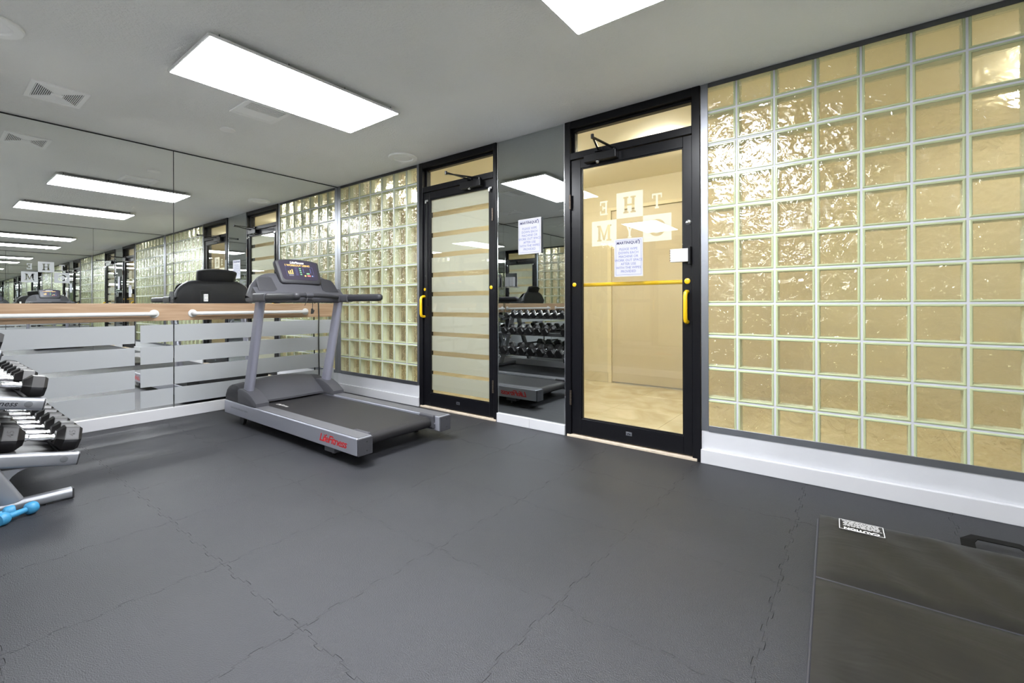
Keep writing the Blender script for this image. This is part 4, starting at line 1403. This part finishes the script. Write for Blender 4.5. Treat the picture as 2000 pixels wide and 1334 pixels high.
# ---- hex dumbbells: local origin at the resting point, axis along Y
def make_dumbbell(r, hl, hd, number):
    """r: half height across flats; hl: head length; hd: handle length"""
    root = empty('hex_dumbbell')
    R = r / math.cos(math.radians(30))
    for s in (-1, 1):
        b = newbm()
        sec = []
        for t, k in ((0.0, 0.55), (0.012, 0.72), (0.030, 1.0), (hl - 0.014, 1.0), (hl, 0.84)):
            y = s * (hd / 2 + t)
            sec.append([(R * k * math.cos(math.radians(60 * i)), y, r + R * k * math.sin(math.radians(60 * i))) for i in range(6)])
        loft(b, sec)
        hdobj = obj('head', b, 'db_rubber', root, local=True)
        # recessed weight plate on the upper facets
        for sx in ((1, -1) if number else ()):
            n = Vector((sx * math.cos(math.radians(30)), 0, 0.5))
            c = Vector((0, s * (hd / 2 + 0.030 + (hl - 0.044) / 2), r)) + n * (r + 0.0006)
            tz = Vector((-0.5 * sx, 0, math.cos(math.radians(30))))
            ty = Vector((0, 1, 0))
            b = newbm()
            w2, h2 = (hl - 0.044) * 0.44, R * 0.40
            outer = [c + ty * (a * w2) + tz * (bb * h2) for a, bb in ((-1, -1), (1, -1), (1, 1), (-1, 1))]
            b.faces.new([b.verts.new(p) for p in outer])
            pl = obj('number_plate', b, 'db_plate', hdobj, local=True)
            if number and sx > 0:
                obj('weight_number', text_bm(number, w2 * 1.5, plane_mtx(c + n * 0.0006, tz * 1.0, -ty if sx > 0 else ty), 0, bold=0.0004), 'db_rubber', hdobj, local=True)
    b = newbm()
    half = [(0.0, 0.0165), (hd * 0.14, 0.0162), (hd * 0.145, 0.0148), (hd * 0.165, 0.0148), (hd * 0.17, 0.0160), (hd * 0.30, 0.0150), (hd * 0.305, 0.0136), (hd * 0.33, 0.0136), (hd * 0.335, 0.0148), (hd / 2 - 0.012, 0.0140), (hd / 2 - 0.011, 0.0175), (hd / 2 + 0.004, 0.0175)]
    prof = [(-y, q) for y, q in reversed(half[1:])] + half
    lathe(b, (0, 0, r), (0, 1, 0), prof, 16)
    obj('handle', b, 'chrome', root, True, local=True)
    return root

ORD = ['nearest the open end', 'second from the open end', 'third from the open end', 'fourth from the open end', 'fifth from the open end', 'sixth from the open end', 'seventh from the open end', 'eighth from the open end', 'ninth from the open end', 'tenth from the open end']
specs = [  # tier, r, head, handle, x positions, dy of centre behind the shelf front, number
    (0, 0.061, 0.098, 0.115, (1.520, 1.378, 1.195, 1.03, 0.86, 0.68, 0.50), 0.140, '45', 'lowest tier', 'large black hex dumbbell'),
    (1, 0.053, 0.088, 0.105, (1.530, 1.20, 1.065, 0.90, 0.745, 0.59, 0.42), 0.1275, '', 'middle tier', 'medium black hex dumbbell'),
    (2, 0.043, 0.070, 0.100, [1.545 - 0.132 * k for k in range(10)], 0.1125, '', 'top tier', 'small black hex dumbbell')]
for ti, r, hl, hd, xs, dyc, num, tier, kind in specs:
    yf, zf, dep, rh = TIERS[ti]
    proto = make_dumbbell(r, hl, hd, num)
    for k in range(len(xs)):
        o = proto if k == 0 else copy_tree(proto)
        o.location = (xs[k], yf - dyc, zf + SL * dyc - 0.003)
        o.rotation_euler = (-math.atan(SL), 0, 0)
        tag(o, '%s on the %s of the rack, %s' % (kind, tier, ORD[k]), 'dumbbell', '%ss on the %s' % (kind, tier))

# ---- two small blue vinyl dumbbells on the floor
def blue_dumbbell(p, q, r, label):
    p = Vector(p); q = Vector(q)
    c = (p + q) / 2; d = q - p
    root = empty('vinyl_dumbbell', (c.x, c.y, 0), (0, 0, math.atan2(d.y, d.x)))
    tag(root, label, 'dumbbell', 'small blue dumbbells on the floor')
    L = d.length
    for s in (-1, 1):
        b = newbm(); lathe(b, (s * (L / 2 - 0.022), 0, r), (s, 0, 0), [(0, 0.012), (0.006, r * 0.8), (0.014, r), (0.034, r), (0.042, r * 0.86), (0.043, r * 0.4), (0.0431, 0.001)], 24)
        h = obj('head', b, 'blue_vinyl', root, True, local=True)
        yv = Vector((0, -s, 0)) if s < 0 else Vector((0, 1, 0))
        mt = plane_mtx((s * (L / 2 + 0.0216), 0, r), Vector((0, s, 0)), Vector((0, 0, 1)))
        obj('weight_number', text_bm('2', 0.030, mt, 0, bold=0.001), 'white_ink', h, local=True)
    b = newbm(); lathe(b, (-L / 2 + 0.01, 0, r), (1, 0, 0), [(0, 0.012), (L / 2 - 0.01, 0.0145), (L - 0.02, 0.012)], 16)
    obj('handle', b, 'blue_vinyl', root, True, local=True)
blue_dumbbell((1.776, -2.816, 0), (1.715, -2.722, 0), 0.029, 'small light blue vinyl dumbbell lying across another on the floor by the rack foot')
blue_dumbbell((1.688, -2.792, 0), (1.700, -2.905, 0), 0.028, 'small light blue vinyl dumbbell tucked between the rack foot and its twin')

# ---- folding exercise mat
MX, MY = 4.79, -0.505
mt_root = empty('exercise_mat', (MX, MY, 0), (0, 0, math.radians(2.0)))
tag(mt_root, 'black vinyl folding exercise mat lying on the floor by the glass blocks', 'mat')

def mat_panel(y0, y1, wx, th, seed):
    rnd = random.Random(seed)
    b = newbm()
    nx, ny2 = 36, 18
    ph = [(rnd.uniform(0, 6.28), rnd.uniform(2.5, 7), rnd.uniform(-1, 1), rnd.uniform(0.3, 1)) for _ in range(7)]
    grid = []
    for i in range(nx + 1):
        row = []
        for j in range(ny2 + 1):
            u, v = i / nx, j / ny2
            eu, ev = min(u, 1 - u) * wx, min(v, 1 - v) * abs(y1 - y0)
            e = min(eu, ev)
            z = th - 0.010 * math.exp(-e / 0.012) + 0.004 * (1 - math.exp(-e / 0.08))
            wv = sum(a * math.sin(f * (u * wx * 2 + v * g) * 2.2 + p) for p, f, g, a in ph) * 0.0026
            z += wv * (1 - math.exp(-e / 0.04))
            row.append(b.verts.new((u * wx, y0 + (y1 - y0) * v, z)))
        grid.append(row)
    for i in range(nx):
        for j in range(ny2):
            b.faces.new((grid[i][j], grid[i + 1][j], grid[i + 1][j + 1], grid[i][j + 1]))
    per = [grid[i][0] for i in range(nx + 1)] + [grid[nx][j] for j in range(1, ny2 + 1)] + [grid[i][ny2] for i in range(nx - 1, -1, -1)] + [grid[0][j] for j in range(ny2 - 1, 0, -1)]
    low = [b.verts.new((v.co.x, v.co.y, 0.0)) for v in per]
    n = len(per)
    for i in range(n):
        j = (i + 1) % n
        b.faces.new((per[i], per[j], low[j], low[i]))
    b.faces.new(low)
    return b
for k in range(4):
    y0 = -0.597 * k - 0.003; y1 = -0.597 * (k + 1) + 0.003
    obj('mat_panel', mat_panel(y1, y0, 1.20, 0.042, k), 'mat_vinyl', mt_root, True, local=True)
for k in range(1, 4):
    b = newbm(); tube(b, [(0.0, -0.597 * k, 0.028), (1.2, -0.597 * k, 0.028)], 0.006, 8)
    obj('fold_seam', b, 'mat_seam', mt_root, True, local=True)
b = newbm()
for x0, x1 in ((0.50, 0.70),):
    pts = [(x0, 0.0, 0.026), (x0 + 0.006, 0.06, 0.034), (x0 + 0.035, 0.105, 0.036), (x1 - 0.035, 0.105, 0.036), (x1 - 0.006, 0.06, 0.034), (x1, 0.0, 0.026)]
    sec = []
    for i, p in enumerate(pts):
        d = (Vector(pts[min(i + 1, 5)]) - Vector(pts[max(i - 1, 0)])); d.z = 0; d.normalize()
        nrm = Vector((-d.y, d.x, 0))
        p = Vector(p)
        sec.append([p + nrm * a + Vector((0, 0, c)) for a, c in ((-0.022, -0.002), (0.022, -0.002), (0.022, 0.002), (-0.022, 0.002))])
    loft(b, sec)
obj('carry_handle', b, 'mat_strap', mt_root, local=True)
b = newbm(); tube(b, [(-0.004, 0.0, 0.006), (-0.004, -2.386, 0.006)], 0.006, 8)
obj('edge_piping', b, 'mat_seam', mt_root, True, local=True)
# caution label, printed upside down for this side
lw, lh = 0.155, 0.106
lc = Vector((0.150, -0.098, 0.0490))
b = newbm()
def lq(u0, u1, v0, v1):
    b.faces.new([b.verts.new(lc + Vector((u, v, 0))) for u, v in ((u0, v0), (u1, v0), (u1, v1), (u0, v1))])
e = 0.003
lq(-lw / 2, lw / 2, lh / 2 - e, lh / 2); lq(-lw / 2, lw / 2, -lh / 2, -lh / 2 + e); lq(-lw / 2, -lw / 2 + e, -lh / 2, lh / 2); lq(lw / 2 - e, lw / 2, -lh / 2, lh / 2)
lab = obj('caution_label', b, 'white_ink', mt_root, local=True, label='white printed caution label')
obj('caution_heading', text_bm('CAUTION', 0.027, plane_mtx(lc + Vector((0.0, -0.037, 0)), (-1, 0, 0), (0, -1, 0)), 0, bold=0.0012), 'white_ink', lab, local=True)
b = newbm()
rnd = random.Random(3)
for k in range(6):
    v = lh / 2 - 0.012 - k * 0.0100
    u = -lw / 2 + 0.008 + rnd.uniform(0, 0.012)
    while u < lw / 2 - 0.016:
        L = rnd.uniform(0.006, 0.020)
        lq(u, min(u + L, lw / 2 - 0.008), v - 0.0022, v + 0.0022)
        u += L + 0.003
obj('caution_print', b, 'white_ink', lab, local=True)

# ---- wall holder on the back mirror near the corner (seen in the narrow mirror)
r = empty('wipes_holder', (0.17, -D + 0.03, 1.30)); tag(r, 'metal wall holder with two white wipe packs beside the mirrored corner', 'dispenser')
b = newbm(); box(b, 0.05, 0.29, -D + 0.0005, -D + 0.006, 1.30, 1.55, 0.002)
obj('back_plate', b, 'dark_aluminium', r)
for x0, x1 in ((0.075, 0.165), (0.175, 0.265)):
    b = newbm(); box(b, x0, x1, -D + 0.0065, -D + 0.06, 1.325, 1.485, 0.006)
    obj('wipe_pack', b, 'paper', r)
b = newbm(); box(b, 0.05, 0.29, -D + 0.0065, -D + 0.075, 1.30, 1.318, 0.002)
obj('tray', b, 'chrome', r)
